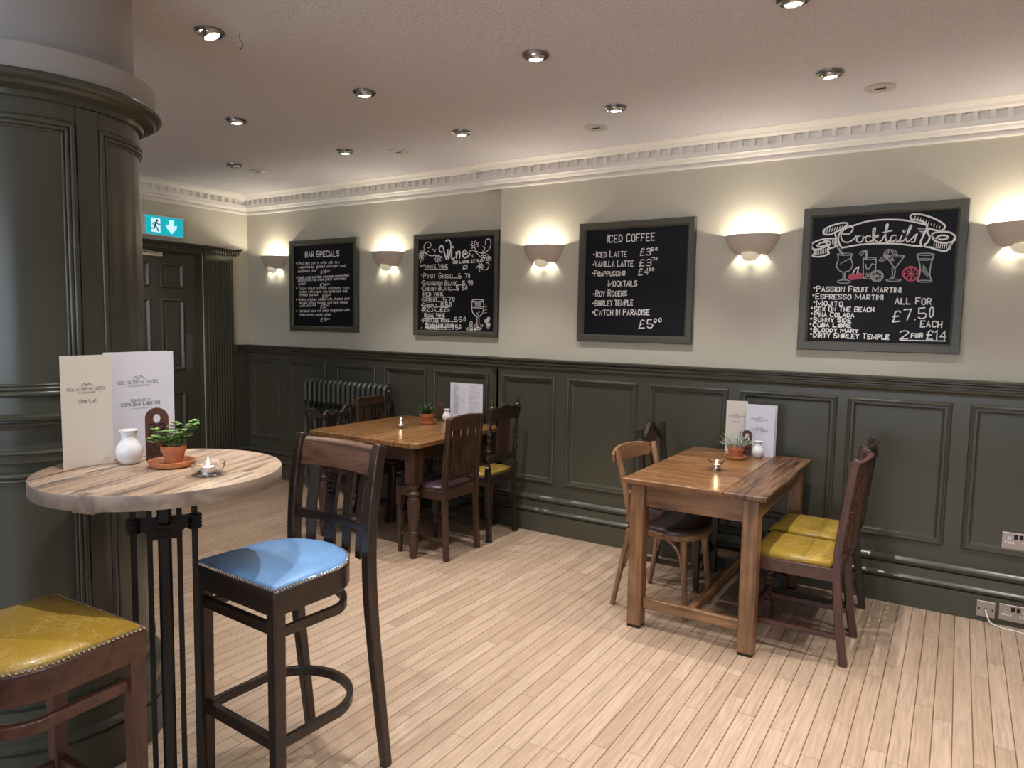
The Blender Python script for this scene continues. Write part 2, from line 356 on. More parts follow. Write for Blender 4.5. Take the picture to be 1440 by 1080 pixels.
# panelled wainscot, dado rail and skirting
DADO = [(.0,1.192),(.022,1.194),(.024,1.205),(.036,1.214),(.040,1.226),(.034,1.232),(.034,1.238),(.046,1.244),(.048,1.256),(.040,1.261),(.040,1.266),(.058,1.271),(.060,1.281),(.054,1.286),(0,1.286)]
SKIRT = [(0,0),(.042,0),(.042,.139),(.034,.142),(.046,.150),(.050,.163),(.042,.175),(.032,.181),(.030,.226),(.024,.229),(.036,.238),(.040,.252),(.034,.264),(.022,.274),(0,.276)]
PANEL = [(0,0),(.004,.010),(.012,.014),(.020,.011),(.022,.004),(.034,.004),(.040,-.006),(.048,-.010)]
def rect_loops(mb, mp, x0, x1, z0, z1, prof, fill=True):
    vs = []; fs = []
    for d, h in prof:
        vs += [mp(x0+d, z0+d, h), mp(x1-d, z0+d, h), mp(x1-d, z1-d, h), mp(x0+d, z1-d, h)]
    for i in range(len(prof)-1):
        for k in range(4): fs.append((4*i+k, 4*i+(k+1) % 4, 4*i+4+(k+1) % 4, 4*i+4+k))
    if fill: b = 4*(len(prof)-1); fs.append((b, b+1, b+2, b+3))
    mb.add(vs, fs)
def wainscot(name, mp, s0, s1, panels, z0=.26, z1=1.2, pz0=.365, pz1=1.157):
    mb = MB()
    def quad(a, b, c, d): mb.add([mp(a, c, 0), mp(b, c, 0), mp(b, d, 0), mp(a, d, 0)], [(0,1,2,3)])
    quad(s0, s1, z0, pz0); quad(s0, s1, pz1, z1); x = s0
    for a, b in panels:
        quad(x, a, pz0, pz1); rect_loops(mb, mp, a, b, pz0, pz1, PANEL); x = b
    quad(x, s1, pz0, pz1)
    return struct(mb.build(name, M_GREEN, angle=25))
WT = .022                                            # thickness of the panelling
wainscot('trim_4', lambda s, z, h: (s, YR-WT-h, z), XSTEP+.0, XR, [(-2.93,-2.47),(-2.374,-1.832),(-1.750,-1.217),(-1.150,-.584),(-.531,-.012),(.069,.63),(.70,1.26),(1.33,1.89),(1.96,2.52)])
wainscot('trim_5', lambda s, z, h: (s, YLW-WT-h, z), XL, XSTEP, [(-5.93,-5.50),(-5.40,-4.88),(-4.78,-4.26),(-4.17,-3.70),(-3.62,-3.08)])
struct(MB().box(XSTEP-.001, XSTEP+.02, YR-WT, YLW, .2, 1.2).build('trim_6', M_GREEN))
wainscot('trim_7', lambda s, z, h: (XL+WT+h, s, z), YB, 2.84, [(-3.1,-2.5),(-2.4,-1.8),(-1.7,-1.1),(-1.0,-.4),(-.3,.3),(.4,1.0),(1.1,1.7),(1.8,2.4)])
wainscot('trim_8', lambda s, z, h: (XL+WT+h, s, z), 4.36, YLW, [])
for nm, pr in (('trim_9', DADO), ('baseboard_back', SKIRT)):
    off = WT if pr is SKIRT else .0
    run(pr, (XSTEP-.045, YR-off, 0), (XR, YR-off, 0), (0,-1,0), nm, M_GREEN)
    run(pr, (XL, YLW-off, 0), (XSTEP-.04, YLW-off, 0), (0,-1,0), 'trim_10' if pr is DADO else 'baseboard_back', M_GREEN)
    run(pr, (XL+off, YB, 0), (XL+off, 2.84, 0), (1,0,0), 'trim_11' if pr is DADO else 'baseboard_left', M_GREEN)
    run(pr, (XL+off, 4.36, 0), (XL+off, YLW, 0), (1,0,0), 'trim_12' if pr is DADO else 'baseboard_left', M_GREEN)

# door in the left wall: leaf with raised panels, closer, push plate
door = struct(bpy.data.objects.new('door_1', None)); C.objects.link(door); door.location = (XL, 0, 0)
lf = MB(); X0 = -.05
mpd = lambda s, z, h: (X0+h, s, z)
LP = [(0,0),(.004,.012),(.014,.016),(.022,.010),(.028,.002),(.034,-.004),(.040,-.004),(.052,.004),(.06,.004)]
ys = [3.165, 3.335, 3.560, 3.655, 3.880, 4.025]; zs = [(.01,None),(.24,.86),(1.06,1.71),(1.805,2.03)]
zc = [.01, .24, .86, 1.06, 1.71, 1.805, 2.03, 2.12]
for i in range(len(zc)-1):
    for j in range(5):
        if i % 2 == 1 and j % 2 == 1: rect_loops(lf, mpd, ys[j], ys[j+1], zc[i], zc[i+1], LP)
        else: lf.add([mpd(ys[j], zc[i], 0), mpd(ys[j+1], zc[i], 0), mpd(ys[j+1], zc[i+1], 0), mpd(ys[j], zc[i+1], 0)], [(0,1,2,3)])
lf.box(X0-.04, X0-.001, 3.165, 4.025, .01, 2.12)
lf.build('door_leaf', M_GREEN, door, angle=25)
MB().box(X0, X0+.003, 3.885, 3.955, 1.06, 1.39).build('push_plate', mat('smoked_plate', (.10,.10,.085), .12, spec=.6), door)
MB().box(X0, X0+.045, 3.40, 3.66, 2.075, 2.112).build('door_closer', M_CHROME, door, bevel=.004)
MB().bar([(X0+.06, 3.64, 2.10), (X0+.10, 3.42, 2.12)], .02, .008).build('closer_arm', M_CHROME, door)
jb = MB()
for y0, y1 in ((DY0, 3.163), (4.028, DY1)): jb.box(-.12, 0, y0, y1, 0, DZ1)
jb.box(-.12, 0, DY0, DY1, 2.123, DZ1); jb.build('door_jamb', M_GREEN, door)
ar = MB()
for y0, y1 in ((2.85, 3.15), (4.05, 4.352)):
    ar.box(0, .026, y0, y1, 0, 2.135); ar.box(0, .04, y0-.006, y1+.006, 0, .26)
    for k in range(9):
        y = y0+.035+k*(y1-y0-.07)/8; ar.tube([(.026, y, .3), (.026, y, 2.08)], .010, 8)
ar.build('architrave', M_GREEN, door)
hd = MB(); HP = [(0,2.130),(.032,2.131),(.036,2.142),(.044,2.146),(.046,2.172),(.066,2.176),(.078,2.190),(.092,2.196),(.094,2.208),(0,2.212)]
m = len(HP); vs = [(d, 2.78-d*.4, z) for d, z in HP] + [(d, 4.372+d*.5, z) for d, z in HP]
hd.add(vs, [(i, i+1, m+i+1, m+i) for i in range(m-1)] + [tuple(range(m)), tuple(range(m, 2*m))])
for k in range(66): y = 2.80+k*.0245; hd.box(.04, .058, y, y+.013, 2.148, 2.172)
hd.build('door_head', M_GREEN, door)

# ------------------------------------------------------------------ lettering: a single-line hand alphabet
GL = {'A':'02 28 42|14 34','B':'~02 08 38 47 46 35 05|~05 35 44 43 32 02','C':'~47 38 18 07 03 12 32 43','D':'~02 08 28 46 44 22 02','E':'48 08 02 42|05 35','F':'48 08 02|05 35',
'G':'~47 38 18 07 03 12 32 43 45|45 25','H':'08 02|48 42|05 45','I':'28 22','J':'~38 33 22 12 03','K':'08 02|48 05 42','L':'08 02 42','M':'02 08 33 68 62','N':'02 08 42 48','O':'~28 18 07 03 12 32 43 47 38 28',
'P':'02 08|~08 38 47 46 35 05','Q':'~28 18 07 03 12 32 43 47 38 28|24 42','R':'02 08|~08 38 47 46 35 05|15 42','S':'~47 38 18 07 06 15 35 44 43 32 12 03','T':'08 48|28 22','U':'~08 03 12 32 43 48','V':'08 22 48','W':'08 22 37 52 68',
'X':'08 42|02 48','Y':'08 25 48|25 22','Z':'08 48 02 42','0':'~28 17 13 22 33 37 28','1':'17 28 22','2':'~07 18 38 47 46 02|02 42','3':'~07 18 38 47 46 35 15|~15 35 44 43 32 12 03','4':'32 38 04 44','5':'38 08 05|~05 35 44 43 32 12 03',
'6':'~38 18 06 03 12 32 43 44 35 15 04','7':'08 48 22','8':'~25 16 17 28 37 36 25 04 03 22 43 44 25','9':'~46 35 15 06 07 18 38 47 44 22','£':'~47 38 28 17 14 02|02 42|05 35','.':'22','&':'~42 07 18 27 26 04 03 12 22 44','/':'02 48','(':'~28 16 14 22',')':'~18 26 24 12',',':'22 11','-':'05 35',
'a':'~36 16 05 03 12 22 35|36 33 42','b':'08 02|~02 22 33 35 26 05','c':'~36 16 05 03 12 32','d':'~36 16 05 03 12 32|38 32','e':'~04 34 35 26 16 05 03 12 32','f':'~38 28 17 12|05 25','g':'~36 16 05 03 12 33|~36 31 20 00','h':'08 02|~04 16 26 35 32','i':'16 12|18','j':'~26 21 10 00|28','k':'08 02|36 04 32','l':'18 12','m':'06 02|~04 16 26 35 32|~34 46 56 65 62','n':'06 02|~04 16 26 35 32','o':'~16 05 03 12 22 33 35 26 16',
'p':'06 00|~06 26 35 33 22 02','q':'~36 16 05 03 12 33|36 30','r':'06 02|~04 16 26','s':'~36 16 05 14 24 33 22 02','t':'18 12 22|06 26','u':'~06 03 12 22 34|36 32','v':'06 22 46','w':'06 22 35 42 66','x':'06 32|02 36','y':'06 23|36 00','z':'06 36 02 32'}
def chaikin(P, it=2):
    for _ in range(it):
        Q = [P[0]]
        for a, b in zip(P, P[1:]): Q += [(a[0]*.75+b[0]*.25, a[1]*.75+b[1]*.25), (a[0]*.25+b[0]*.75, a[1]*.25+b[1]*.75)]
        P = Q + [P[-1]]
    return P
def strokes(text, small=.8, wob=.0):
    """polylines with baseline 0 and capital height 1; returns (lines, width)"""
    out = []; x = 0.0; first = True
    for ch in text:
        if ch == ' ': x += .55; first = True; continue
        k = 1.0; g = ch
        if small and ch.isupper():
            k = 1.0 if first else small
        first = False
        s = GL.get(g); mx = 0; mn = min([int(q[0]) for q in (s or '').replace('~','').replace('|',' ').split()] or [0])
        if not s: x += .5; continue
        dx, dy = random.uniform(-wob, wob), random.uniform(-wob, wob)
        for st in s.split('|'):
            sm = st[0] == '~'; P = [(int(q[0]), int(q[1])) for q in st.lstrip('~').split()]; mx = max(mx, max(p[0] for p in P)-mn)
            P = [((p[0]-mn+random.uniform(-wob, wob)*3)*.16*k, (p[1]-2)/6*k) for p in P]
            if st.lstrip('~').split()[0] == st.split()[-1] and len(P) > 3: P[-1] = P[0]
            if sm: P = chaikin(P, 2)
            out.append([(x+dx+p[0], dy+p[1]) for p in P])
        x += (mx*.16+.30)*k
    return out, max(.01, x-.28)
def put(mb, text, p0, p1, h, w, mp, small=.8, wob=.03):
    """text from plane point p0 to p1 (baseline ends), capital height h"""
    L, W = strokes(text, small, wob); p0 = Vector(p0); d = (Vector(p1)-p0)/W
    for pl in L: mb.ribbon([(p0.x+d.x*a, p0.y+d.y*a+h*b) for a, b in pl], w, mp)

# ------------------------------------------------------------------ chalkboards
def chalkboard(label, px, yw, fr=.05):
    """px: the four corners of the frame seen against the wall (TL, TR, BR, BL)"""
    P = [onY(x, y, yw-.03) for x, y in px]
    x0 = (P[0].x+P[3].x)/2; x1 = (P[1].x+P[2].x)/2; z1 = (P[0].z+P[1].z)/2; z0 = (P[2].z+P[3].z)/2
    t = thing('chalkboard', label, 'chalkboard', ((x0+x1)/2, yw, z0)); W = (x1-x0)/2; H = z1-z0
    f = MB(); rect_loops(f, lambda s, z, h: (s, -.012-h, z), -W, W, 0, H, [(0,-.011),(0,.020),(.004,.024),(fr-.012,.024),(fr-.006,.018),(fr,.012),(fr,-.004)], fill=False)
    f.build('frame', M_FRAME, t, angle=30)
    MB().box(-W+fr-.002, W-fr+.002, -.020, -.004, fr-.002, H-fr+.002).build('slate', M_BLACKBOARD, t)
    cx = (x0+x1)/2
    mp = lambda u, v: (u-cx, -.0208, v-z0)
    return t, mp, yw-.021
def uv(cr, yb):
    ox, oy, k = cr
    def f(a, b): p = onY(ox+a/k, oy+b/k, yb); return (p.x, p.z)
    return f
def writer(mb, f, mp, w):
    def g(text, x0, y0, x1, y1, h, small=.8, ww=None):
        a = f(x0, y0); b = f(x1, y1); c = f(x0, y0-h); put(mb, text, a, b, c[1]-a[1], ww or w, mp, small)
    def line(*P, ww=None, smooth=True, closed=False):
        Q = [f(*p) for p in P]
        if closed and not smooth: Q = Q+[Q[0]]
        if smooth and len(Q) > 2: Q = [tuple(q) for q in smooth_line([Vector(q) for q in Q], 5, closed)]; Q = Q+[Q[0]] if closed else Q
        mb.ribbon(Q, ww or w, mp)
    def dot(x, y, ww=None): mb.ribbon([f(x, y)], ww or w*1.7, mp)
    return g, line, dot
def ell(cx, cy, rx, ry=None, n=12, a0=0): return [(cx+rx*math.cos(a0+2*PI*k/n), cy+(ry or rx)*math.sin(a0+2*PI*k/n)) for k in range(n)]

# bar specials
t, mp, yb = chalkboard('narrow chalkboard headed bar specials, nearest the door corner', ((407,338),(501,334),(503,468),(407.6,465)), YLW)
mb = MB(); g, line, dot = writer(mb, uv((400,330,7.445), yb), mp, .0055)
g('BAR SPECIALS', 218, 236, 570, 226, 60, .92, .0085)
for rows in ((('Thai red curry with stir fry', 140,312,575,300), ('vegetables grilled chicken and', 142,352,640,336), ('steamed rice', 142,396,330,385)),
             (('Welsh pork and leek sausage on mashed', 142,462,672,438), ('potato with red onion gravy and mixed', 142,490,645,470), ('greens', 148,526,228,522)),
             (('Cajun roast salmon and baby corn', 150,574,678,570), ('tossed with warm new potatoes and', 152,610,655,602), ('mixed salad', 152,642,350,638)),
             (('Grilled chicken salad with cheese and', 150,692,678,680), ('served with a tomato and herb sauce', 152,726,660,716), ('with sauce', 155,756,328,750)),
             (('Hot beef and red onion baguette with', 155,812,680,800), ('fries mixed salad salsa', 158,852,485,845))):
    for s in rows: g(s[0], *s[1:], 25, 0, .0046)
    dot(126, rows[0][2]-12, .014)
for s, a, b, y, q in (('£16',380,440,404,'00'),('£14',372,440,545,'00'),('£16',398,452,658,'00'),('£15',378,436,770,'00'),('£10',380,440,910,'00')):
    g(s, a, y, b, y-5, 34, 0, .006); g(q, b+6, y-20, b+34, y-22, 14, 0, .0045)
mb.build('lettering', M_CHALK, t, smooth=False, recalc=False)

# wine
t, mp, yb = chalkboard('chalkboard headed wine with grapes and a glass drawn on it', ((582,330),(700,323),(700,476),(581,470)), YLW, .043)
mb = MB(); g, line, dot = writer(mb, uv((560,280,5.538), yb), mp, .0048)
for s, a, y, b, y2, h, lead in (('PINOT GRIGIO',197,615,420,617,38,(425,466,'5 70',470,557)),('SAUVIGNON BLANC',192,670,458,672,36,(462,498,'5 90',502,580)),('CHENIN BLANC',192,712,410,710,33,(414,448,'5 50',452,537)),
      ('MERLOT',195,802,300,800,34,(304,345,'570',350,437)),('SHIRAZ',190,845,298,843,32,(302,330,'550',333,412)),('RIOJA',193,880,292,878,31,(296,325,'625',328,398)),
      ('PINOTAGE ROSE',195,960,400,957,30,(404,431,'550',435,523)),('PROSECCO',208,1016,368,1016,26,(372,410,'750',415,487))):
    g(s, a, y, b, y2, h); dot(182, y-h*.55); x0, x1, pr, p0, p1 = lead; line((x0, y2-3), (x1, y2-3), ww=.005); g(pr, p0, y2, p1, y2-4, 34, 0, .0062)
for s, a, y, b, y2, h in (('WHITE WINE',203,540,385,537,35),('RED WINE',195,755,350,752,36),('ROSE WINE',205,920,360,918,33),('SPARKLING WINE',208,988,428,988,24)):
    g(s, a, y, b, y2, h*.9, .85, .0056); line((a, y+9), (b, y2+9), ww=.006)
g('(GO LARGE EXTRA)', 427, 502, 655, 490, 22, .95, .006); g('£1', 505, 542, 537, 540, 28, 0, .007)
g2, line2, dot2 = writer(mb, uv((575,320,11.077), yb), mp, .0125)
line2((520,385),(482,372),(474,325),(502,286),(532,305),(552,390),(582,492)); line2((582,492),(600,410),(606,345)); line2((606,345),(608,430),(616,490)); line2((616,490),(640,390),(656,300),(640,215),(605,196),(574,215))
line2((668,365),(660,440),(668,485),(692,490),(716,462)); line2(*ell(690,305,14,n=8), ww=.005, closed=True)
line2((735,380),(738,430),(742,478)); line2((742,440),(766,380),(790,375),(794,420),(788,474))
line2((840,425),(880,405),(896,375),(872,352),(840,385),(838,440),(872,470),(920,450),(952,412))
for P in (((345,275),(330,235),(285,228),(240,270),(238,350),(275,410),(340,440),(420,425)), ((345,275),(330,310),(300,318),(284,305)), ((320,380),(296,372),(278,392),(300,425),(360,440),(440,432),(500,455),(522,478)),
          ((190,520),(172,560),(182,600),(210,602),(232,580)), ((360,330),(385,350),(400,385)), ((425,340),(405,360),(412,382)), ((1192,268),(1200,200),(1240,175),(1276,215),(1268,300),(1215,370),(1120,392),(1040,365),(985,355),(930,380),(905,420)),
          ((1150,298),(1182,310),(1172,350),(1150,370)), ((1030,375),(1080,420),(1108,450)), ((1000,420),(986,445),(1010,468)), ((1200,548),(1240,555),(1248,600),(1210,655),(1150,652),(1100,610)), ((1100,560),(1085,600),(1095,640),(1105,690)), ((1050,630),(1090,600),(1150,620))):
    line2(*P, ww=.006)
for cx, cy in ((185,385),(215,380),(240,410),(170,420),(205,420),(238,445),(175,455),(208,460),(180,490),(212,492)): line2(*ell(cx,cy,17,n=8), ww=.0045, closed=True)
for cx, cy in ((1150,420),(1185,415),(1140,455),(1175,450),(1215,440),(1250,470),(1155,495),(1195,490),(1230,495),(1265,490)): line2(*ell(cx,cy,20,n=8), ww=.0048, closed=True)
for cx, cy, k in ((1025,270,1.0),(450,490,.8),(1120,600,.7)):
    line2(*[(cx+k*r*math.cos(a), cy+k*r*math.sin(a)) for a, r in [(i*PI/7, (72 if i % 2 else 38)) for i in range(14)]], ww=.005, smooth=False, closed=True); line2((cx, cy+40*k), (cx, cy-40*k), ww=.004); line2((cx-30*k, cy+20*k), (cx+30*k, cy-15*k), ww=.004)
g3, line3, dot3 = writer(mb, uv((575,390,11.077), yb), mp, .007)
line3((985,360),(980,480),(1000,560),(1050,612)); line3((1160,350),(1165,470),(1145,560),(1098,612)); line3(*ell(1072,362,88,18), ww=.007, closed=True); line3((985,470),(1160,462), ww=.005); line3((1000,488),(1150,482), ww=.004)
line3((1062,612),(1060,720),(1070,780)); line3((1090,612),(1092,720),(1085,780)); line3(*ell(1078,800,52,16), ww=.006, closed=True)
for k in range(5): line3((1020+k*4,395+k*12),(1130-k*3,392+k*12), ww=.003)
for cx, cy in ((1060,560),(1090,545),(1075,585)): line3(*ell(cx,cy,8,n=6), ww=.003, closed=True)
for k in range(26):
    cx = (920 if k < 13 else 1130)+random.uniform(0, 130); cy = (690 if k < 13 else 620)+random.uniform(0, 150)
    line3(*ell(cx,cy,19,n=8), ww=.0045, closed=True)
for k in range(4): line3((1165,420+k*45),(1215,415+k*45), ww=.003)
mb.build('lettering', M_CHALK, t, smooth=False, recalc=False)

# iced coffee
t, mp, yb = chalkboard('chalkboard headed iced coffee with plain white lettering', ((816,315),(979,304),(971,484),(810,480)), YR)
mb = MB(); g, line, dot = writer(mb, uv((800,280,4.235), yb), mp, .0060)
g('ICED COFFEE',232,258,510,245,44,.95,.0066); g('ICED LATTE',163,347,343,343,37); g('£3',425,335,487,332,40,0); g('50',490,308,525,305,18,0,.006)
g('VANILLA LATTE',155,402,382,400,33,.95); g('£3',420,398,490,395,38,0); g('70',495,365,525,363,16,0,.006); g('FRAPPUCCINO',151,460,333,455,33); g('£4',412,452,475,450,38,0); g('00',478,428,507,425,16,0,.006)
g('MOCKTAILS',233,520,405,518,36,.85); g('ROY ROGERS',160,580,343,576,36); g('SHIRLEY TEMPLE',155,636,380,632,32,.95); g('CWTCH IN PARADISE',155,692,478,690,34,.9); g('£5',418,770,500,765,48,0,.0070); g('00',506,735,552,732,22,0,.007)
for x, y in ((150,330),(146,390),(141,443),(148,566),(144,621),(144,675)): dot(x, y)
mb.build('lettering', M_CHALK, t, smooth=False, recalc=False)

# cocktails
t, mp, yb = chalkboard('large chalkboard headed cocktails with a ribbon banner and drawn glasses', ((1132,292),(1364,281),(1350,500),(1120,490)), YR, .052)
mb = MB(); g, line, dot = writer(mb, uv((1100,260,4.235), yb), mp, .0060)
for s, a, y, b, y2, h in (('PASSION FRUIT MARTINI',205,634,705,640,36),('ESPRESSO MARTINI',200,678,597,684,35),('MOJITO',205,716,358,720,32),('SEX ON THE BEACH',190,752,545,756,32),('PINA COLADA',190,784,425,788,30),('SUNNY SIDE',186,814,408,818,29),('CUBA LIBRE',183,845,408,848,28),('BLOODY MARY',186,874,450,880,27),('DIRTY SHIRLEY TEMPLE',186,908,635,920,34)):
    g(s, a, y, b, y2, h*.86, .88); dot(a-14, y-h*.6)
g('ALL FOR',672,708,886,712,38,.9); g('£7.50',655,815,902,790,62,0,.0068); g('EACH',824,845,950,848,36,.95); g('2',702,918,752,915,48,0); g('FOR',768,912,835,908,26,.95,.007); g('£14',858,918,975,924,52,0,.0066); line((700,925),(975,930), ww=.006)
g4, L4, d4 = writer(mb, uv((1130,285,6.26), yb), mp, .0092)
for P in (((430,205),(560,165),(700,150),(860,152),(1000,175),(1090,200)), ((340,398),(480,372),(640,360),(820,362),(960,378),(1040,385)), ((430,205),(380,215),(330,250),(305,310),(318,370),(340,398)), ((1090,200),(1070,260),(1045,310),(1030,350),(1040,385)),
          ((380,178),(330,180),(240,205),(180,240),(180,275),(230,280),(275,262),(330,235),(385,195),(380,178)), ((275,262),(285,310),(280,380),(300,372)), ((275,315),(180,320),(100,345),(70,375),(90,410),(150,405),(225,372),(232,345),(180,335)), ((90,410),(98,440),(80,470),(150,475),(220,450),(215,420),(225,372)), ((118,380),(150,355),(195,350),(205,368),(165,385),(130,388)), ((220,405),(260,395),(300,378)),
          ((955,150),(940,125),(960,103),(1040,105),(1150,140),(1235,190),(1240,225),(1210,245),(1150,240),(1100,225)), ((955,150),(1000,152),(1060,172),(1090,200)), ((1100,225),(1090,260),(1110,300),(1095,345),(1062,375),(1080,390),(1120,392)), ((1130,290),(1140,270),(1200,255),(1290,262),(1335,300),(1325,335),(1270,352),(1200,350),(1150,330),(1130,290)), ((1330,310),(1300,370),(1255,425),(1180,415),(1115,395)), ((1165,315),(1200,290),(1255,290),(1270,310),(1225,325),(1190,320))):
    L4(*P)
for P in (((425,215),(400,215),(350,245),(330,300),(350,340),(395,348),(440,320),(465,292)), ((425,215),(435,235),(400,275),(350,275)), ((505,290),(475,300),(468,335),(490,350),(520,335),(522,300),(505,290),(540,305)), ((590,298),(562,292),(545,320),(560,348),(600,335),(612,320)), ((612,348),(622,290),(632,225),(612,240),(610,320)), ((612,318),(650,285),(655,298),(622,315),(655,348),(690,330)), ((690,330),(725,260),(745,195),(728,200),(722,300),(735,345),(760,330)), ((700,262),(780,245)), ((815,290),(785,290),(765,320),(780,345),(815,320),(822,290),(818,335),(835,342),(850,320)), ((868,285),(850,325),(860,345),(890,325)), ((890,325),(930,255),(952,205),(935,210),(905,300),(912,345),(945,325)), ((945,325),(975,295),(1000,275),(985,310),(975,345),(950,345))):
    L4(*P, ww=.0072)
L4(*ell(885,250,9,n=8), closed=True, ww=.005)
for k in range(9): L4((190+k*22,232-k*4),(182+k*22,268-k*5), ww=.004)
for k in range(10): L4((985+k*24,118+k*10),(978+k*24,138+k*10), ww=.004)
for k in range(8): L4((102+k*15,420-k*2),(104+k*15,462-k*3), ww=.004)
for k in range(9): L4((1150+k*19,350+k*2),(1148+k*18,395+k*2), ww=.004)
for k in range(5): L4((1000+k*12,225+k*14),(1060,225+k*16), ww=.004)
for k in range(4): L4((255+k*12,330-k*3),(258+k*12,370-k*4), ww=.004)
mb.build('lettering', M_CHALK, t, smooth=False, recalc=False)
mb = MB(); g4, L4, d4 = writer(mb, uv((1130,285,6.26), yb), mp, .0062)
for P in (((300,452),(305,500),(290,560),(320,600),(345,610)), ((430,450),(418,490),(432,550),(405,595),(365,610)), ((300,398),(345,465)), ((312,402),(355,462)), ((345,610),(350,660),(325,682)), ((365,610),(362,660),(385,682)),
          ((525,500),(525,660)), ((638,490),(630,660)), ((545,500),(545,425),(510,432),(492,450)), ((555,495),(555,420),(505,465)), ((545,540),(555,580),(580,575),(600,540),(620,545)),
          ((725,470),(800,580),(800,640),(785,668)), ((888,470),(805,578)), ((780,578),(782,640),(765,668)), ((1000,455),(1025,560),(1020,640),(1000,690)), ((1148,455),(1118,560),(1112,640),(1128,690))): L4(*P)
for e in (ell(365,455,66,9), ell(355,695,58,14), ell(580,492,57,9), ell(578,662,54,9), ell(808,470,82,8), ell(792,682,66,10), ell(1074,455,74,9), ell(1066,692,62,8), ell(1072,500,55,7)): L4(*e, ww=.0048, closed=True)
for e in (ell(645,645,56,50), ell(645,645,46,40)): L4(*e, ww=.005, closed=True)
for k in range(6): L4((645,645),(645+42*math.cos(k*PI/3),645+36*math.sin(k*PI/3)), ww=.004)
for cx, cy, a in ((730,440,-.9),(800,440,.75),(700,495,-.4),(760,490,.5)):
    ca, sa = math.cos(a), math.sin(a); L4(*[(cx+(u*ca-v*sa), cy+(u*sa+v*ca)) for u, v in ((-38,0),(0,-16),(38,0),(0,16))], ww=.0045, closed=True); L4((cx-38*ca,cy-38*sa),(cx+38*ca,cy+38*sa), ww=.003)
for k in range(8): L4((320+k*12,540-k*6),(350+k*9,520-k*5), ww=.003); L4((1035+k*8,600+k*8),(1060+k*6,540+k*12), ww=.003)
for k in range(6): L4((540+k*14,620),(545+k*14,650), ww=.004)
mb.build('glass_drawing', M_CHALKG, t, smooth=False, recalc=False)
mb = MB(); g4, L4, d4 = writer(mb, uv((1130,285,6.26), yb), mp, .007)
for e in (ell(945,625,72,64), ell(945,625,60,52)): L4(*e, ww=.0045, closed=True)
for k in range(8): L4((945,625),(945+56*math.cos(k*PI/4),625+48*math.sin(k*PI/4)), ww=.004)
for cx, cy, r in ((425,655,24),(490,645,26),(455,655,20)):
    for q in (1.0, .6, .25): L4(*ell(cx,cy,r*q*1.1,r*q*.9), ww=.007, closed=True)
mb.build('fruit_drawing', M_CHALKP, t, smooth=False, recalc=False)
mb = MB(); g4, L4, d4 = writer(mb, uv((1130,285,6.26), yb), mp, .007)
L4((432,635),(450,590),(485,565)); L4((470,640),(478,600),(485,565)); mb.build('cherry_stalks', M_CHALK, t, smooth=False, recalc=False)

# ------------------------------------------------------------------ wall sconces
def sconce(px, py, yw, label):
    p = onY(px, py, yw-.09)
    t = thing('wall_sconce', label, 'wall light', (p.x, yw, p.z), group='plaster uplighters along the boarded wall')
    # half bowl: open top, profile (radius factor, height); depth .13, half width .165
    def half(prof, rx, ry, n=28):
        mb = MB(); vs = []; fs = []; m = n+1
        for r, z in prof:
            for k in range(m): a = PI+PI*k/n; vs.append((rx*r*math.cos(a), ry*r*math.sin(a), z))
        for i in range(len(prof)-1):
            for k in range(n): fs.append((i*m+k, i*m+k+1, (i+1)*m+k+1, (i+1)*m+k))
        return mb.add(vs, fs)
    half([(.50,-.112),(.60,-.105),(.78,-.075),(.92,-.035),(1.0,.008),(.965,.010),(.93,-.004),(.885,-.035),(.75,-.070),(.58,-.096),(.50,-.102),(.50,-.112)], .165, .125).build('bowl', M_PLASTER, t, angle=40)
    cup = half([(.02,-.150),(.45,-.146),(.78,-.134),(.96,-.116),(1.0,-.100),(.93,-.100),(.88,-.114),(.7,-.128),(.4,-.138),(.02,-.141),(.02,-.150)], .060, .058)
    for v in cup.v: v.y -= .030
    cup.build('lower_glass', M_OPAL, t, angle=40)
    MB().box(-.012, .012, -.040, 0, -.098, -.02).build('back_plate', M_PLASTER, t)
    for nm, e, z, yy, r in (('sconce_lamp', SCONCE_UP, -.030, -.055, .016), ('sconce_lower_lamp', SCONCE_DOWN, -.112, -.020, .012)):
        l = bpy.data.lights.new(nm, 'POINT'); l.energy = e; l.color = WARM if e == SCONCE_UP else (1, .95, .82); l.shadow_soft_size = r
        o = bpy.data.objects.new(nm, l); C.objects.link(o); o.parent = t; o.location = (0, yy, z)
    return t
sconce(377, 361, YLW, 'cream wall sconce between the door corner and the bar specials chalkboard')
sconce(537, 355, YLW, 'cream wall sconce between the bar specials and wine chalkboards')
sconce(757, 346, YR, 'cream wall sconce between the wine and iced coffee chalkboards')
sconce(1053, 331, YR, 'cream wall sconce between the iced coffee and cocktails chalkboards')
sconce(1443, 313, YR, 'cream wall sconce at the far side of the cocktails chalkboard, cut by the frame')

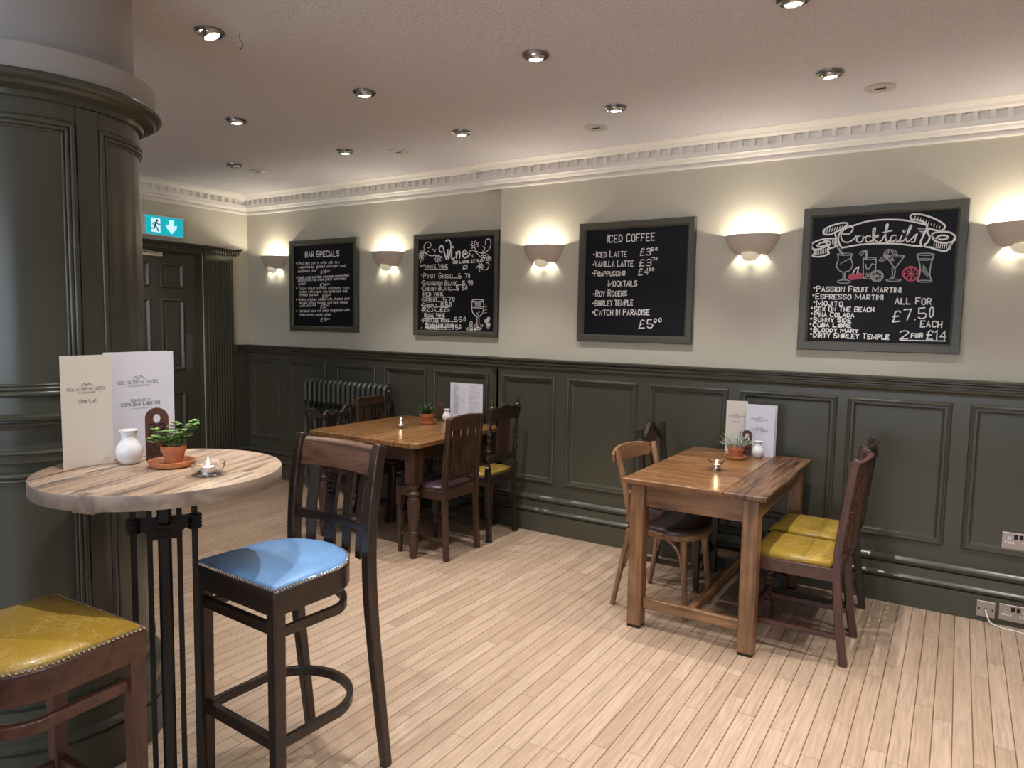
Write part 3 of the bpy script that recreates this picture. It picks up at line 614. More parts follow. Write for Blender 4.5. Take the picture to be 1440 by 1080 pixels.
# ------------------------------------------------------------------ ceiling fittings
def downlight(x, y, label, lit=True, tilt=(0, 0), group='recessed downlights in the ceiling'):
    t = thing('downlight', label, 'ceiling light', (x, y, CZ), group=group)
    MB().lathe([(.040,-.003),(.046,-.006),(.052,-.013),(.059,-.009),(.060,-.001),(.055,.0)], 28).build('trim_ring', M_DCHROME, t)
    T = Matrix.Rotation(tilt[0], 4, 'X') @ Matrix.Rotation(tilt[1], 4, 'Y')
    MB().lathe([(.041,-.001),(.040,-.010),(.036,-.020),(.031,-.024),(.029,-.019)], 24, T).build('eyeball', M_CHROME, t)
    MB().lathe([(1e-5,-.024),(.018,-.0235),(.030,-.0195)], 20, T).build('lens', M_LAMP if lit else M_DEAD, t)
    if lit:
        l = bpy.data.lights.new('downlight_lamp', 'SPOT'); l.energy = DOWN_W; l.color = DOWN_COL; l.spot_size = math.radians(82); l.spot_blend = .75; l.shadow_soft_size = .010
        o = bpy.data.objects.new('downlight_lamp', l); C.objects.link(o); o.parent = t; o.location = (0, 0, -.032); o.rotation_euler = (tilt[0], tilt[1], 0)
    return t
R1, R2, R3 = 'middle row of ceiling downlights', 'row of ceiling downlights nearest the boarded wall', ''
downlight(-2.68, 1.862, 'lit ceiling downlight beside the small hook, nearest the panelled pillar', tilt=(.25, -.3))
for x, n in ((-3.706,'first'), (-2.669,'second'), (-1.644,'third'), (-.577,'fourth')):
    downlight(x, 2.74, 'lit downlight, %s from the door in the middle row' % n, tilt=(.1, 0))
downlight(-4.78, 3.51, 'unlit ceiling downlight nearest the corner by the door', lit=False, tilt=(.3, .2))
for x, n in ((-3.688,'first'), (-2.683,'second'), (-1.65,'third'), (-.581,'fourth')):
    downlight(x, 3.60, 'lit downlight, %s from the door in the row nearest the chalkboards' % n, tilt=(.1, 0))
for x, y in ((-1.65,1.86), (-.58,1.86), (.47,1.86), (.47,2.74), (.47,3.6), (-1.65,.98), (-.58,.98), (.47,.98), (-.58,.1), (1.5,1.86), (1.5,3.6), (-4.95,2.40)):  # last one, hidden behind the pillar, is added to brighten the door
    downlight(x, y, 'unseen lit ceiling downlight, out of view', tilt=(.35, .40) if x < -4 else (0, 0), group='downlights beyond the view')
for x, y, l in ((-4.82,3.76,'round ceiling vent with a dark slot, nearest the door corner'), (-3.37,3.80,'round ceiling vent with a dark slot, second from the door'), (-1.915,3.905,'round ceiling vent with a dark slot, third from the door'), (-.404,3.935,'round ceiling vent with a dark slot, above the cocktails chalkboard')):
    t = thing('ceiling_vent', l, 'vent', (x, y, CZ), group='slotted ceiling vents')
    MB().lathe([(1e-5,-.006),(.046,-.006),(.050,-.009),(.068,-.007),(.070,0)], 32).build('cover', M_VENT, t)
    MB().box(-.026, .026, -.008, .008, -.0075, -.005).build('slot', M_HOLE, t)
t = tag(MB().tube(smooth_line([Vector((0,0,0)), Vector((0,0,-.02)), Vector((.012,0,-.03)), Vector((.018,0,-.045)), Vector((.006,0,-.058)), Vector((-.010,0,-.050))], 5), .0022, 6).build('ceiling_hook', M_DCHROME), 'small bare wire hook screwed into the ceiling', 'hook')
t.location = (-2.60, 1.945, CZ)

# ------------------------------------------------------------------ exit sign
t = thing('exit_sign', 'lit green exit sign with a running figure and down arrow above the door', 'exit sign', (XL, 3.66, 2.25))
sm = lambda s, z, h: (.012+h, s, z)
bx = MB(); rect_loops(bx, sm, -.185, .185, 0, .178, [(0,-.012),(0,.020),(.003,.023),(.010,.023),(.010,.018)], fill=False); bx.build('frame', M_PLASTIC, t)
MB().box(0, .028, -.176, .176, .009, .169).build('panel', mat('lit_teal_panel', (.0,.25,.28), .3, emit=(.0,.36,.43), es=.8), t)
pic = MB(); q = lambda a, b, d=0: (.0292, a, b)
pic.prism([(-.115,.03),(-.035,.03),(-.035,.15),(-.115,.15)], .0285, .0295, lambda a, b, d: (d, a, b))
pic.prism([(.047,.150),(.047,.095),(.022,.108),(.022,.080),(.070,.028),(.118,.080),(.118,.108),(.093,.095),(.093,.150)], .0285, .0295, lambda a, b, d: (d, a, b))
pic.build('pictogram', mat('lit_white_panel', (.6,.7,.75), .3, emit=(.50,.75,.85), es=.75), t)
rn = MB(); rp = lambda a, b: (.0302, a, b)
for P, ww in ((((-.070,.118),(-.084,.085)), .016), (((-.084,.088),(-.066,.066),(-.052,.040)), .011), (((-.086,.085),(-.092,.062),(-.118,.062)), .011), (((-.072,.112),(-.054,.100),(-.038,.102)), .008), (((-.074,.112),(-.094,.110),(-.104,.094)), .008), (((-.064,.132),), .016)): rn.ribbon(P, ww, rp)
rn.build('running_figure', mat('dark_teal', (.0,.10,.12), .4), t, recalc=False)

# ------------------------------------------------------------------ radiator
t = thing('radiator', 'dark green column radiator against the panelling behind the table', 'radiator', (-5.0, 4.42, 0))
sec = MB()
for yy in (-.035, .035): sec.tube(smooth_line([Vector((0,yy,.12)), Vector((0,yy,.5)), Vector((0,yy,.93)), Vector((0,yy*.8,.975)), Vector((0,0,1.0))], 3), .0165, 10)
sec.sphere((0,0,.985), .021, 10); sec.tube([(0,-.035,.12),(0,.035,.12)], .02, 8)
s0 = sec.build('section', mat('radiator_paint', (.070,.078,.066), .35), t)
for k in range(1, 17): c = s0.copy(); C.objects.link(c); c.location.x = k*.0595
for z in (.14, .95): MB().tube([(0,0,z),(.955,0,z)], .014, 8).build('header_pipe', bpy.data.materials['radiator_paint'], t)
MB().lathe([(1e-5,-.02),(.018,-.02),(.018,.012),(.008,.02),(1e-5,.02)], 14, Matrix.Translation((.985,-.01,.955)) @ Matrix.Rotation(PI/2, 4, 'Y')).build('valve', M_DCHROME, t)
ft = MB()
for x in (0, .952): ft.box(x-.015, x+.015, -.03, .03, 0, .12)
ft.build('foot', bpy.data.materials['radiator_paint'], t)

# ------------------------------------------------------------------ sockets and cable
def socket(x0, x1, z0, z1, yf, label, double=True):
    t = thing('wall_socket' if double else 'outlet_plate', label, 'socket', ((x0+x1)/2, yf, (z0+z1)/2)); W, H = (x1-x0)/2, (z1-z0)/2
    MB().box(-W, W, -.008, 0, -H, H).build('plate', M_SOCKET, t, bevel=.003)
    h = MB(); fr = MB(); sc = MB()
    if double:
        for cx in (-W*.52, W*.52):
            for dx, dz, wd_, ht in ((0,.014,.0045,.009), (-.011,-.009,.008,.0045), (.011,-.009,.008,.0045)):
                fr.box(cx+dx-wd_-.002, cx+dx+wd_+.002, -.0088, -.007, dz-ht/2-.003, dz+ht/2+.003); h.box(cx+dx-wd_*.7, cx+dx+wd_*.7, -.0094, -.007, dz-ht*.35, dz+ht*.35)
        for dx in (-.012, .012): h.box(dx-.008, dx+.008, -.012, -.007, H*.25, H*.78)
        fr.build('pin_surround', M_PLASTIC, t)
    else:
        for dx in (-.03, .03): h.box(dx-.004, dx+.004, -.009, -.007, -.004, .004)
        h.box(-.004, .004, -.0095, -.007, -.002, .006)
    h.build('switches_and_pins' if double else 'screws', M_HOLE, t)
    return t
socket(.249, .396, .402, .492, YR-.012, 'double power socket set in the wall panel, higher than the other two plates')
socket(.159, .245, .028, .114, YR-WT-.042, 'square brushed outlet plate on the skirting with a white cable', False)
socket(.258, .405, .030, .118, YR-WT-.042, 'double power socket on the skirting beside the outlet plate with the cable')
yk = YR-WT-.05
tag(MB().tube(smooth_line([Vector(p) for p in ((.202,yk-.002,.072),(.206,yk-.02,.055),(.222,yk-.032,.020),(.262,yk-.04,.004),(.35,yk-.06,.004),(.48,yk-.09,.004),(.7,yk-.1,.004))], 6), .0035, 8).build('cable', M_PLASTIC), 'thin white cable running from the outlet plate along the floor', 'cable')

# ------------------------------------------------------------------ round panelled pillar
PX, PY, PR = -2.741, 1.206, .330
pil = thing('pillar', 'large round dark green panelled pillar with a pale plastered top', 'pillar', (PX, PY, 0))
MB().lathe([(PR,0),(PR,2.23)], 72).build('shaft', M_GREEN, pil)
MB().lathe([(PR+.05,2.270),(.386,2.275),(.386,2.352),(.372,2.356),(.318,2.358),(.318,CZ)], 72).build('plaster_drum', M_GREY, pil, angle=30)
MB().lathe([(PR-.01,2.205),(PR+.012,2.207),(PR+.016,2.222),(PR+.050,2.232),(PR+.058,2.243),(.400,2.246),(.407,2.252),(.407,2.262),(.396,2.268),(.390,2.276),(.34,2.277)], 72).build('cornice', M_GREEN, pil, angle=30)
MB().lathe([(PR-.01,1.185),(PR+.010,1.187),(PR+.014,1.197),(PR+.030,1.201),(PR+.034,1.209),(PR+.026,1.214),(PR+.026,1.218),(PR+.038,1.222),(PR+.040,1.231),(PR+.032,1.236),(PR-.01,1.238)], 72).build('dado_rail', M_GREEN, pil, angle=30)
MB().lathe([(PR-.01,1.070),(PR+.008,1.072),(PR+.010,1.080),(PR+.020,1.084),(PR+.022,1.110),(PR+.028,1.114),(PR+.024,1.122),(PR-.01,1.124)], 72).build('lower_rail', M_GREEN, pil, angle=30)
MB().lathe([(PR+.045,0),(PR+.045,.140),(PR+.036,.144),(PR+.05,.154),(PR+.052,.168),(PR+.04,.180),(PR+.032,.184),(PR+.032,.226),(PR+.042,.240),(PR+.040,.256),(PR+.022,.276),(PR-.01,.278)], 72).build('skirting', M_GREEN, pil, angle=30)
def cyl_panel(a0, a1, z0, z1):
    mb = MB(); n = 14
    for d, rr, h in ((0, .011, .004), (.016, .007, .006), (.027, .005, .003)):
        da = d/PR; P = [(PR+h, a0+da+(a1-a0-2*da)*i/n, z0+d) for i in range(n+1)] + [(PR+h, a1-da, z0+d+(z1-z0-2*d)*i/4) for i in range(1, 5)] + [(PR+h, a1-da-(a1-a0-2*da)*i/n, z1-d) for i in range(1, n+1)] + [(PR+h, a0+da, z1-d-(z1-z0-2*d)*i/4) for i in range(1, 4)]
        Q = [Vector((r*math.cos(a), r*math.sin(a), z)) for r, a, z in P]; m = len(Q); vs = []; k8 = 6
        for i, p in enumerate(Q):
            e = Vector((p.x, p.y, 0)).normalized(); tg = (Q[(i+1) % m]-Q[i]).normalized()+(Q[i]-Q[i-1]).normalized(); tg.normalize(); s = tg.cross(e)
            for j in range(k8+1): b = PI*j/k8; vs.append(p + s*(rr*math.cos(b)) + e*(rr*math.sin(b)-.003))
        fs = [(i*(k8+1)+j, i*(k8+1)+j+1, ((i+1) % m)*(k8+1)+j+1, ((i+1) % m)*(k8+1)+j) for i in range(m) for j in range(k8)]
        mb.add(vs, fs)
    mb.build('panel_moulding', M_GREEN, pil, angle=50)
A = math.radians
for a0, a1 in ((-82, -5), (11, 78), (98, 172), (188, 262)):
    cyl_panel(A(a0), A(a1), 1.30, 2.145); cyl_panel(A(a0), A(a1), .34, 1.04)
cb = MB()
for a in (3, 88, 180, 270):
    R_ = Matrix.Rotation(A(a), 4, 'Z'); cb.box(PR-.006, PR+.004, -.034, .034, .28, 1.07, R_); cb.box(PR-.006, PR+.004, -.034, .034, 1.238, 2.205, R_)
cb.build('stile', M_GREEN, pil)

# ------------------------------------------------------------------ high bar table
TX, TY, TZ, TR = -1.970, 1.185, 1.10, .335
M_RECL = planks('reclaimed_plank_top', [(.52,.38,.26),(.42,.28,.18),(.60,.47,.35),(.46,.33,.24)], .085, 3.0, 0, rough=.5, gap=.012, gapcol=(.10,.06,.04), grain=.42, coat=.0, gs=(55, 4), endgap=False, dark=(.51, (.13,.088,.068)), seed=.3)
M_RIM = wood('reclaimed_plank_edge', (.15,.11,.09), (.42,.335,.27), 0, rough=.6, coat=0, scale=.45)
bt = thing('bar_table', 'tall round bar table with a worn plank top on black steel rods beside the pillar', 'table', (TX, TY, 0), A(-72))
MB().lathe([(TR-.004,TZ-.04),(TR-.004,TZ)], 72, caps=True).build('tabletop', M_RECL, bt, angle=30)
MB().lathe([(TR-.004,TZ-.040),(TR-.001,TZ-.040),(TR,TZ-.038),(TR,TZ-.003),(TR-.001,TZ),(TR-.004,TZ)], 72).build('rim', M_RIM, bt, angle=30)
MB().box(-.29, .29, -.035, .035, TZ-.062, TZ-.0405).build('batten', M_RIM, bt, bevel=.006)
ba = thing_base = MB().tube([(0,0,.012),(0,0,TZ-.062)], .019, 14); ba.build('centre_post', M_BLACK, bt)
CA = A(131)
for k in range(4):
    a = CA+k*PI/2; e = Vector((math.cos(a), math.sin(a), 0)); rb = MB()
    i0, o0 = e*.040, e*.082
    rb.bar([o0+Vector((0,0,.012)), o0+Vector((0,0,TZ-.041))], .017, .017, up=e); rb.bar([i0+Vector((0,0,.012)), i0+Vector((0,0,TZ-.041))], .015, .015, up=e)
    s = Vector((-e.y, e.x, 0)); n = 8
    out = [(p, q-.095) for p, q in [(.014,.985),(.014,1.05),(.091,1.05),(.091,.985),(.0735,.985),(.0735,1.002),(.070,1.010),(.062,1.013),(.054,1.010),(.048,1.002),(.048,.985),(.032,.982)]]
    rb.prism(out, -.008, .008, lambda p, q, d: tuple(e*p+s*d+Vector((0,0,q)))); rb.build('steel_frame', M_BLACK, bt, angle=30)
    cl = MB()
    for z in (.918, .929, .940, .951): cl.tube([o0*1.0+e*(.016*math.cos(b))+s*(.016*math.sin(b))+Vector((0,0,z)) for b in [2*PI*j/12 for j in range(12)]], .0062, 6, True)
    cl.build('wrapped_collar', M_BLACK, bt)
MB().lathe([(.135,0),(.135,.008),(.128,.012),(1e-5,.012)], 40).build('base_plate', M_BLACK, bt)

# ------------------------------------------------------------------ bar stools (front towards -y)
def bar_stool(label, loc, rz, W, leather):
    t = thing('bar_stool', label, 'stool', loc, rz)
    sz = .765; fw_, hw = .205, .205
    def dshape(k=0.0, z=0.0, n=18):
        """seat plan: square front corners, rounded back"""
        P = [(-fw_+k, -.19+k), (fw_-k, -.19+k), (fw_-k, .02)] + [((fw_-k)*math.cos(b), .02+(.185-k)*math.sin(b)) for b in [PI*j/n for j in range(1, n)]] + [(-fw_+k, .02)]
        return P
    out = dshape(); fr = MB()
    fr.prism(out, sz-.078, sz-.004); fr.build('seat_frame', W[0], t, bevel=.004)
    pad = MB(); rings = []
    for k, z in ((.006,sz-.006),(.008,sz+.004),(.016,sz+.012),(.04,sz+.021),(.08,sz+.027),(.13,sz+.030)): rings.append([(x, y, z) for x, y in dshape(k)])
    m = len(rings[0]); vs = [p for r in rings for p in r]; fs = [(i*m+j, i*m+(j+1) % m, (i+1)*m+(j+1) % m, (i+1)*m+j) for i in range(len(rings)-1) for j in range(m)] + [tuple((len(rings)-1)*m+j for j in range(m))]
    pad.add(vs, fs); pad.build('leather_seat', leather, t, angle=60)
    nl = MB(); P = [Vector(p) for p in dshape(.004)]; P.append(P[0]); acc = 0.0
    for a, b in zip(P, P[1:]):
        L_ = (b-a).length; s = (.0115-acc) % .0115
        while s < L_: q = a+(b-a)*(s/L_); nl.sphere((q.x, q.y, sz+.002), .0050, 6); s += .0115
        acc = (acc+L_) % .0115
    nl.build('nailhead_trim', M_NAIL, t)
    for sx in (-1, 1):
        MB().bar([(sx*(fw_-.021), -.168, 0), (sx*(fw_-.021), -.168, sz-.006)], .042, .040, up=(0,1,0), scale=[.86, 1.0]).build('leg', W[2], t, bevel=.004)
        pts = smooth_line([Vector(p) for p in ((sx*.200,.265,0),(sx*.198,.235,.25),(sx*.195,.205,.52),(sx*.193,.192,.74),(sx*.194,.200,.92),(sx*.196,.226,1.09),(sx*.197,.240,1.135))], 5)
        MB().bar(pts, .036, .040, up=(0,1,0), scale=[.85+.15*min(1, i/12) for i in range(len(pts))]).build('back_post', W[2], t, bevel=.005)
    def hoop(z, hgt, yb, rr):
        P = [Vector((-fw_+.024, -.16, z))] + [Vector((-fw_+.02+.0*j, y, z)) for j, y in enumerate((-.08, 0))] + [Vector(((fw_-.014)*math.cos(b), .03+(yb-.03)*math.sin(b), z)) for b in [PI-PI*j/16 for j in range(1, 16)]] + [Vector((fw_-.02, y, z)) for y in (0, -.08, -.16)]
        return MB().bar(P, .020, hgt)
    hoop(.628, .030, .178, 0).build('upper_hoop', W[0], t, bevel=.003)
    hoop(.285, .032, .215, 0).build('footrest_hoop', W[0], t, bevel=.003)
    MB().bar([(-fw_+.03,-.170,.640),(fw_-.03,-.170,.640)], .020, .034).build('front_rail', W[0], t, bevel=.003)
    MB().bar([(-fw_+.03,-.172,.290),(fw_-.03,-.172,.290)], .024, .038).build('footrest', W[0], t, bevel=.003)
    yb = lambda z: .192+max(0, z-.74)*.05+max(0, z-.9)*.12
    def back(out, th, bow=.03, off=0.0):
        mb = MB(); n = 10
        x0 = min(p[0] for p in out); x1 = max(p[0] for p in out)
        return mb.prism(out, -th/2, th/2, lambda p, q, d: (p, yb(q)+off+bow*(1-(p/.18)**2)+d, q))
    top = [(-.180+.36*i/10, 1.028-.012*math.sin(PI*i/10)*0) for i in range(11)] + [(.180-.36*i/10, 1.118) for i in range(11)]
    cr = back(top, .026); cr.tube([(-.180+.36*i/10, yb(1.11)+.03*(1-((-.18+.36*i/10)/.18)**2)+.006, 1.108) for i in range(11)], .019, 10)
    cr.build('crest_rail', W_STOOLTOP[0] if leather is M_BLUE else W[0], t, bevel=.003)
    back([(-.180+.36*i/10, .838) for i in range(11)] + [(.180-.36*i/10, .872) for i in range(11)], .022).build('lower_rail', W[0], t, bevel=.003)
    for u, w_ in ((.17,.046),(.41,.062),(.65,.050),(.86,.040)):
        x = -.18+.36*u; o_ = [(x-w_*.40, sz-.02),(x+w_*.40, sz-.02),(x+w_*.42,.9),(x+w_*.5,1.035),(x-w_*.5,1.035),(x-w_*.42,.9)]
        b = back(o_, .012, off=-.004).build('splat' if w_ > .06 else 'slat', W[2], t, bevel=.002)
        if w_ > .06:
            cv = MB()
            for j in range(6): z = 1.02-j*.016; k = .024-j*.002; cv.bar([(x-k, yb(z)+.012, z),(x, yb(z)+.014-.006, z-.006),(x+k, yb(z)+.012, z)], .010, .007)
            cv.build('carving', W[2], b)
    return t
bar_stool('bar stool with a pale blue leather seat tucked beside the round bar table', (-1.815, 1.495, 0), A(-2.5), W_DARK, M_BLUE)
bar_stool('bar stool with a crackled yellow leather seat in front of the pillar', (-1.886, .763, 0), A(183), W_RED, M_YELLOW)

# ------------------------------------------------------------------ dining tables
def top_mat(name, cols, dark): return planks(name, cols, .16, 4.0, 1, rough=.3, gap=.006, gapcol=(.06,.03,.012), grain=.5, coat=.35, gs=(46, 3.2), endgap=False, dark=dark)
M_TOPR = planks('old_pine_top', [(.27,.125,.045),(.22,.10,.038),(.30,.15,.058)], .235, 4.0, 0, rough=.30, gap=.004, gapcol=(.05,.025,.01), grain=.55, coat=.3, gs=(30, 3.5), endgap=False, seed=.1)
M_TOPR2 = planks('worn_plank_top', [(.17,.085,.04),(.24,.125,.058)], .10, 4.0, 1, rough=.42, gap=.0, grain=.7, coat=.05, gs=(75, 4.5), endgap=False, dark=(.53, (.028,.014,.008)))
M_TOPL = planks('polished_oak_top', [(.26,.125,.045),(.21,.098,.034),(.30,.15,.06)], .17, 4.0, 1, rough=.27, gap=.006, gapcol=(.06,.03,.012), grain=.42, coat=.4, gs=(46, 3.0), endgap=False, dark=(.62, (.11,.05,.02)))
RX0, RX1, RY0, RY1, RZ = -1.405, -.695, 3.275, 4.43, .777
tr = thing('dining_table', 'square legged pine dining table below the cocktails chalkboard', 'table', ((RX0+RX1)/2, (RY0+RY1)/2, 0))
hx, hy = (RX1-RX0)/2, (RY1-RY0)/2
MB().box(-hx, hx-.2, -hy, hy, RZ-.026, RZ).build('tabletop', M_TOPR, tr, bevel=.007, seg=3)
MB().box(hx-.2, hx, -hy, hy, RZ-.026, RZ).build('rough_end_board', M_TOPR2, tr, bevel=.007, seg=3)
L0 = .068
for sx in (-1, 1):
    for sy in (-1, 1):
        x, y = sx*(hx-.075), sy*(hy-.06)
        lg = MB().bar([(x,y,.012),(x,y,.60),(x,y,RZ-.026)], .076, .076, up=(0,1,0), scale=[.97,1,1]).build('leg', W_PINE[2], tr, bevel=.006)
        MB().box(x-.034, x+.034, y-.034, y+.034, 0, .012).build('foot_pad', M_BLACK, lg)
for sy in (-1, 1): MB().box(-hx+.113, hx-.113, sy*(hy-.06)-.013, sy*(hy-.06)+.013, RZ-.142, RZ-.026).build('apron', W_PINE[0], tr, bevel=.003)
for sx in (-1, 1): MB().box(sx*(hx-.075)-.013, sx*(hx-.075)+.013, -hy+.098, hy-.098, RZ-.142, RZ-.026).build('apron', W_PINE[1], tr, bevel=.003)
for sy in (-1, 1): MB().box(-hx+.113, hx-.113, sy*(hy-.06)-.015, sy*(hy-.06)+.015, .105, .160).build('stretcher', W_PINE[0], tr, bevel=.006)
MB().box(-.016, .016, -hy+.08, hy-.08, .110, .155).build('stretcher', W_PINE[1], tr, bevel=.005)

LX0, LX1, LY0, LY1, LZ = -3.85, -2.866, 3.395, 4.43, .77
tl = thing('dining_table', 'turned leg oak dining table with clipped corners below the wine chalkboard', 'table', ((LX0+LX1)/2, (LY0+LY1)/2, 0))
hx2, hy2 = (LX1-LX0)/2, (LY1-LY0)/2; cc = .045
MB().prism([(-hx2+.01,-hy2),(hx2-cc,-hy2),(hx2,-hy2+cc),(hx2,hy2-cc*2),(hx2-cc*2,hy2),(-hx2+.01,hy2),(-hx2,hy2-.01),(-hx2,-hy2+.01)], LZ-.034, LZ).build('tabletop', M_TOPL, tl, bevel=.006, seg=3)
TURN = [(.024,0),(.026,.02),(.030,.08),(.034,.135),(.030,.15),(.036,.16),(.036,.17),(.028,.18),(.030,.20),(.038,.30),(.043,.36),(.040,.395),(.030,.41),(.038,.42),(.040,.435),(.030,.445),(.028,.46),(.038,.475),(.038,.49),(.033,.50)]
for sx in (-1, 1):
    for sy in (-1, 1):
        T = Matrix.Translation((sx*(hx2-.075), sy*(hy2-.075), 0))
        MB().lathe([(r*1.05, z) for r, z in TURN], 20, T).box(-.042, .042, -.042, .042, .50, LZ-.034, T).build('leg', W_MID[2], tl, angle=40)
for sy in (-1, 1): MB().box(-hx2+.115, hx2-.115, sy*(hy2-.085)-.012, sy*(hy2-.085)+.012, LZ-.134, LZ-.034).build('apron', W_MID[0], tl, bevel=.003)
for sx in (-1, 1): MB().box(sx*(hx2-.085)-.012, sx*(hx2-.085)+.012, -hy2+.115, hy2-.115, LZ-.134, LZ-.034).build('apron', W_MID[1], tl, bevel=.003)

# ------------------------------------------------------------------ dining chairs (front towards -y)
def chair(label, loc, rz, W, leather, kind, wf=.43, wr=.36, d=.40, sz=.455, top=.94, lean=.06, splay=.05, legs='square', post=(.032,.036), rail=True):
    t = thing('dining_chair', label, 'chair', loc, rz); y1 = d/2; y0 = -d/2
    def yb(z): k = max(0.0, z-sz)/(top-sz); return y1-.018+lean*k**1.3
    # seat frame and pad
    tz = [(-wf/2,y0),(wf/2,y0),(wr/2,y1-.01),(-wr/2,y1-.01)]
    if kind != 'bentwood':
        MB().prism(tz, sz-.075, sz-.012).build('seat_frame', W[0], t, bevel=.004)
        k = .016; rg = []
        for kk, z in ((k,sz-.014),(k-.004,sz),(k+.006,sz+.012),(k+.035,sz+.021),(k+.09,sz+.024)):
            rg.append([(-wf/2+kk,y0+kk,z),(-wf/4,y0+kk-.002,z),(wf/4,y0+kk-.002,z),(wf/2-kk,y0+kk,z),(wf/2*.5+wr/2*.5-kk,0,z),(wr/2-kk,y1-.03-kk,z),(wr/4,y1-.026-kk,z),(-wr/4,y1-.026-kk,z),(-wr/2+kk,y1-.03-kk,z),(-wf/2*.5-wr/2*.5+kk,0,z)])
        m = 10; pd = MB().add([p for r in rg for p in r], [(i*m+j, i*m+(j+1) % m, (i+1)*m+(j+1) % m, (i+1)*m+j) for i in range(len(rg)-1) for j in range(m)] + [tuple((len(rg)-1)*m+j for j in range(m))])
        pd.build('seat_pad', leather, t, angle=70)
    def panel(out, th, bow=0.0, hw=wr/2): return MB().prism(out, -th/2, th/2, lambda p, q, dd: (p, yb(q)+bow*(1-(p/hw)**2)+dd, q))
    def strip(f0, f1, n=14, x0=None, x1=None):
        """outline between two height curves across the back"""
        a = -wr/2+.016 if x0 is None else x0; b = wr/2-.016 if x1 is None else x1
        X = [a+(b-a)*i/n for i in range(n+1)]
        return [(x, f0(x/(wr/2))) for x in X] + [(x, f1(x/(wr/2))) for x in reversed(X)]
    vert = lambda x, w0, w1, z0, z1: [(x-w0/2,z0),(x+w0/2,z0),(x+w1/2,z1),(x-w1/2,z1)]
    if kind == 'bentwood':
        P = [(wf/2*math.cos(b)*(1.0 if math.sin(b) < 0 else .92), d/2*.98*math.sin(b)) for b in [2*PI*i/28 for i in range(28)]]
        P = [(math.copysign(abs(x/(wf/2))**.75, x)*wf/2, math.copysign(abs(y/(d/2))**.8, y)*d/2) for x, y in P]
        MB().prism(P, sz-.042, sz-.008).build('seat_ring', W[0], t, bevel=.006)
        rg = [[(x*k, y*k, z) for x, y in P] for k, z in ((.99,sz-.008),(1.0,sz+.004),(.95,sz+.016),(.75,sz+.020),(.4,sz+.014))]; m = len(P)
        MB().add([p for r in rg for p in r], [(i*m+j, i*m+(j+1) % m, (i+1)*m+(j+1) % m, (i+1)*m+j) for i in range(4) for j in range(m)] + [tuple(4*m+j for j in range(m))]).build('seat_pad', leather, t, angle=70)
        for sx in (-1, 1):
            MB().tube([(sx*wf*.36, y0+.04, 0), (sx*wf*.33, y0+.06, .25), (sx*wf*.31, y0+.075, sz-.03)], [.013,.016,.019], 12).build('leg', W[2], t)
            pts = smooth_line([Vector(p) for p in ((sx*wr*.56,y1+.045,0),(sx*wr*.52,y1+.0,.25),(sx*wr*.48,y1-.03,sz-.02),(sx*wr*.50,y1-.01,.62),(sx*wr*.54,y1+.05,top))], 5)
            MB().tube(pts, [.014+.003*min(1, i/8) for i in range(len(pts))], 12).build('back_post', W[2], t)
            bp = MB(); bp.tube(smooth_line([Vector(p) for p in ((sx*wf*.33,y0+.06,.24),(sx*wf*.30,y0+.07,.36),(sx*wf*.16,y0+.075,.415),(0,y0+.08,.418))], 5), .008, 8); bp.build('leg_brace', W[0], t)
            MB().tube(smooth_line([Vector(p) for p in ((sx*wf*.335,y0+.06,.22),(sx*wf*.36,y0+.10,.37),(sx*wf*.37,0,.418),(sx*wr*.48,y1-.06,.36),(sx*wr*.51,y1-.01,.22))], 5), .008, 8).build('leg_brace', W[1], t)
        n = 16; out = []
        cr = MB(); X = [-wr*.60+wr*1.2*i/n for i in range(n+1)]
        sec = []
        for x in X:
            e = 1-abs(x/(wr*.6))**4; z0, z1 = top-.075-.0*e, top-.02+.028*e; y = y1+.055+.05*(1-(x/(wr*.6))**2); z0 = top-.055-.03*e
            sec.append([(x,y-.009,z0),(x,y+.009,z0),(x,y+.013,z1),(x,y-.005,z1)])
        vs = [p for s_ in sec for p in s_]; fs = [(i*4+j, i*4+(j+1) % 4, i*4+4+(j+1) % 4, i*4+4+j) for i in range(n) for j in range(4)] + [(0,1,2,3), tuple(n*4+j for j in (3,2,1,0))]
        cr.add(vs, fs).build('crest_rail', W[0], t, bevel=.004)
        MB().bar(smooth_line([Vector((-wr*.49,y1,.58)), Vector((0,y1+.05,.60)), Vector((wr*.49,y1,.58))], 6), .012, .035).build('back_rail', W[0], t)
        return t
    # legs
    for sx in (-1, 1):
        if legs == 'turned':
            T = Matrix.Translation((sx*(wf/2-.022), y0+.022, 0))
            MB().lathe([(.015,0),(.018,.03),(.020,.07),(.016,.09),(.022,.10),(.022,.11),(.016,.12),(.018,.15),(.026,.22),(.024,.26),(.017,.29),(.024,.30),(.024,.315),(.018,.325)], 14, T).box(-.021,.021,-.021,.021,.325,sz-.012,T).build('leg', W[2], t, angle=40)
        elif legs == 'bobbin':
            T = Matrix.Translation((sx*(wf/2-.022), y0+.022, 0)); pr = [(.017,.10)]
            for j in range(8): z = .115+j*.0265; pr += [(.022,z),(.0225,z+.010),(.015,z+.0195)]
            MB().lathe(pr+[(.018,.335)], 14, T).box(-.021,.021,-.021,.021,.335,sz-.012,T).box(-.020,.020,-.020,.020,0,.10,T).build('leg', W[2], t, angle=40)
        else:
            MB().bar([(sx*(wf/2-.020),y0+.020,0),(sx*(wf/2-.020),y0+.020,sz-.012)], .036, .036, up=(0,1,0), scale=[.8,1]).build('leg', W[2], t, bevel=.003)
        zt = top if kind not in ('crest', 'arch') else top-.03
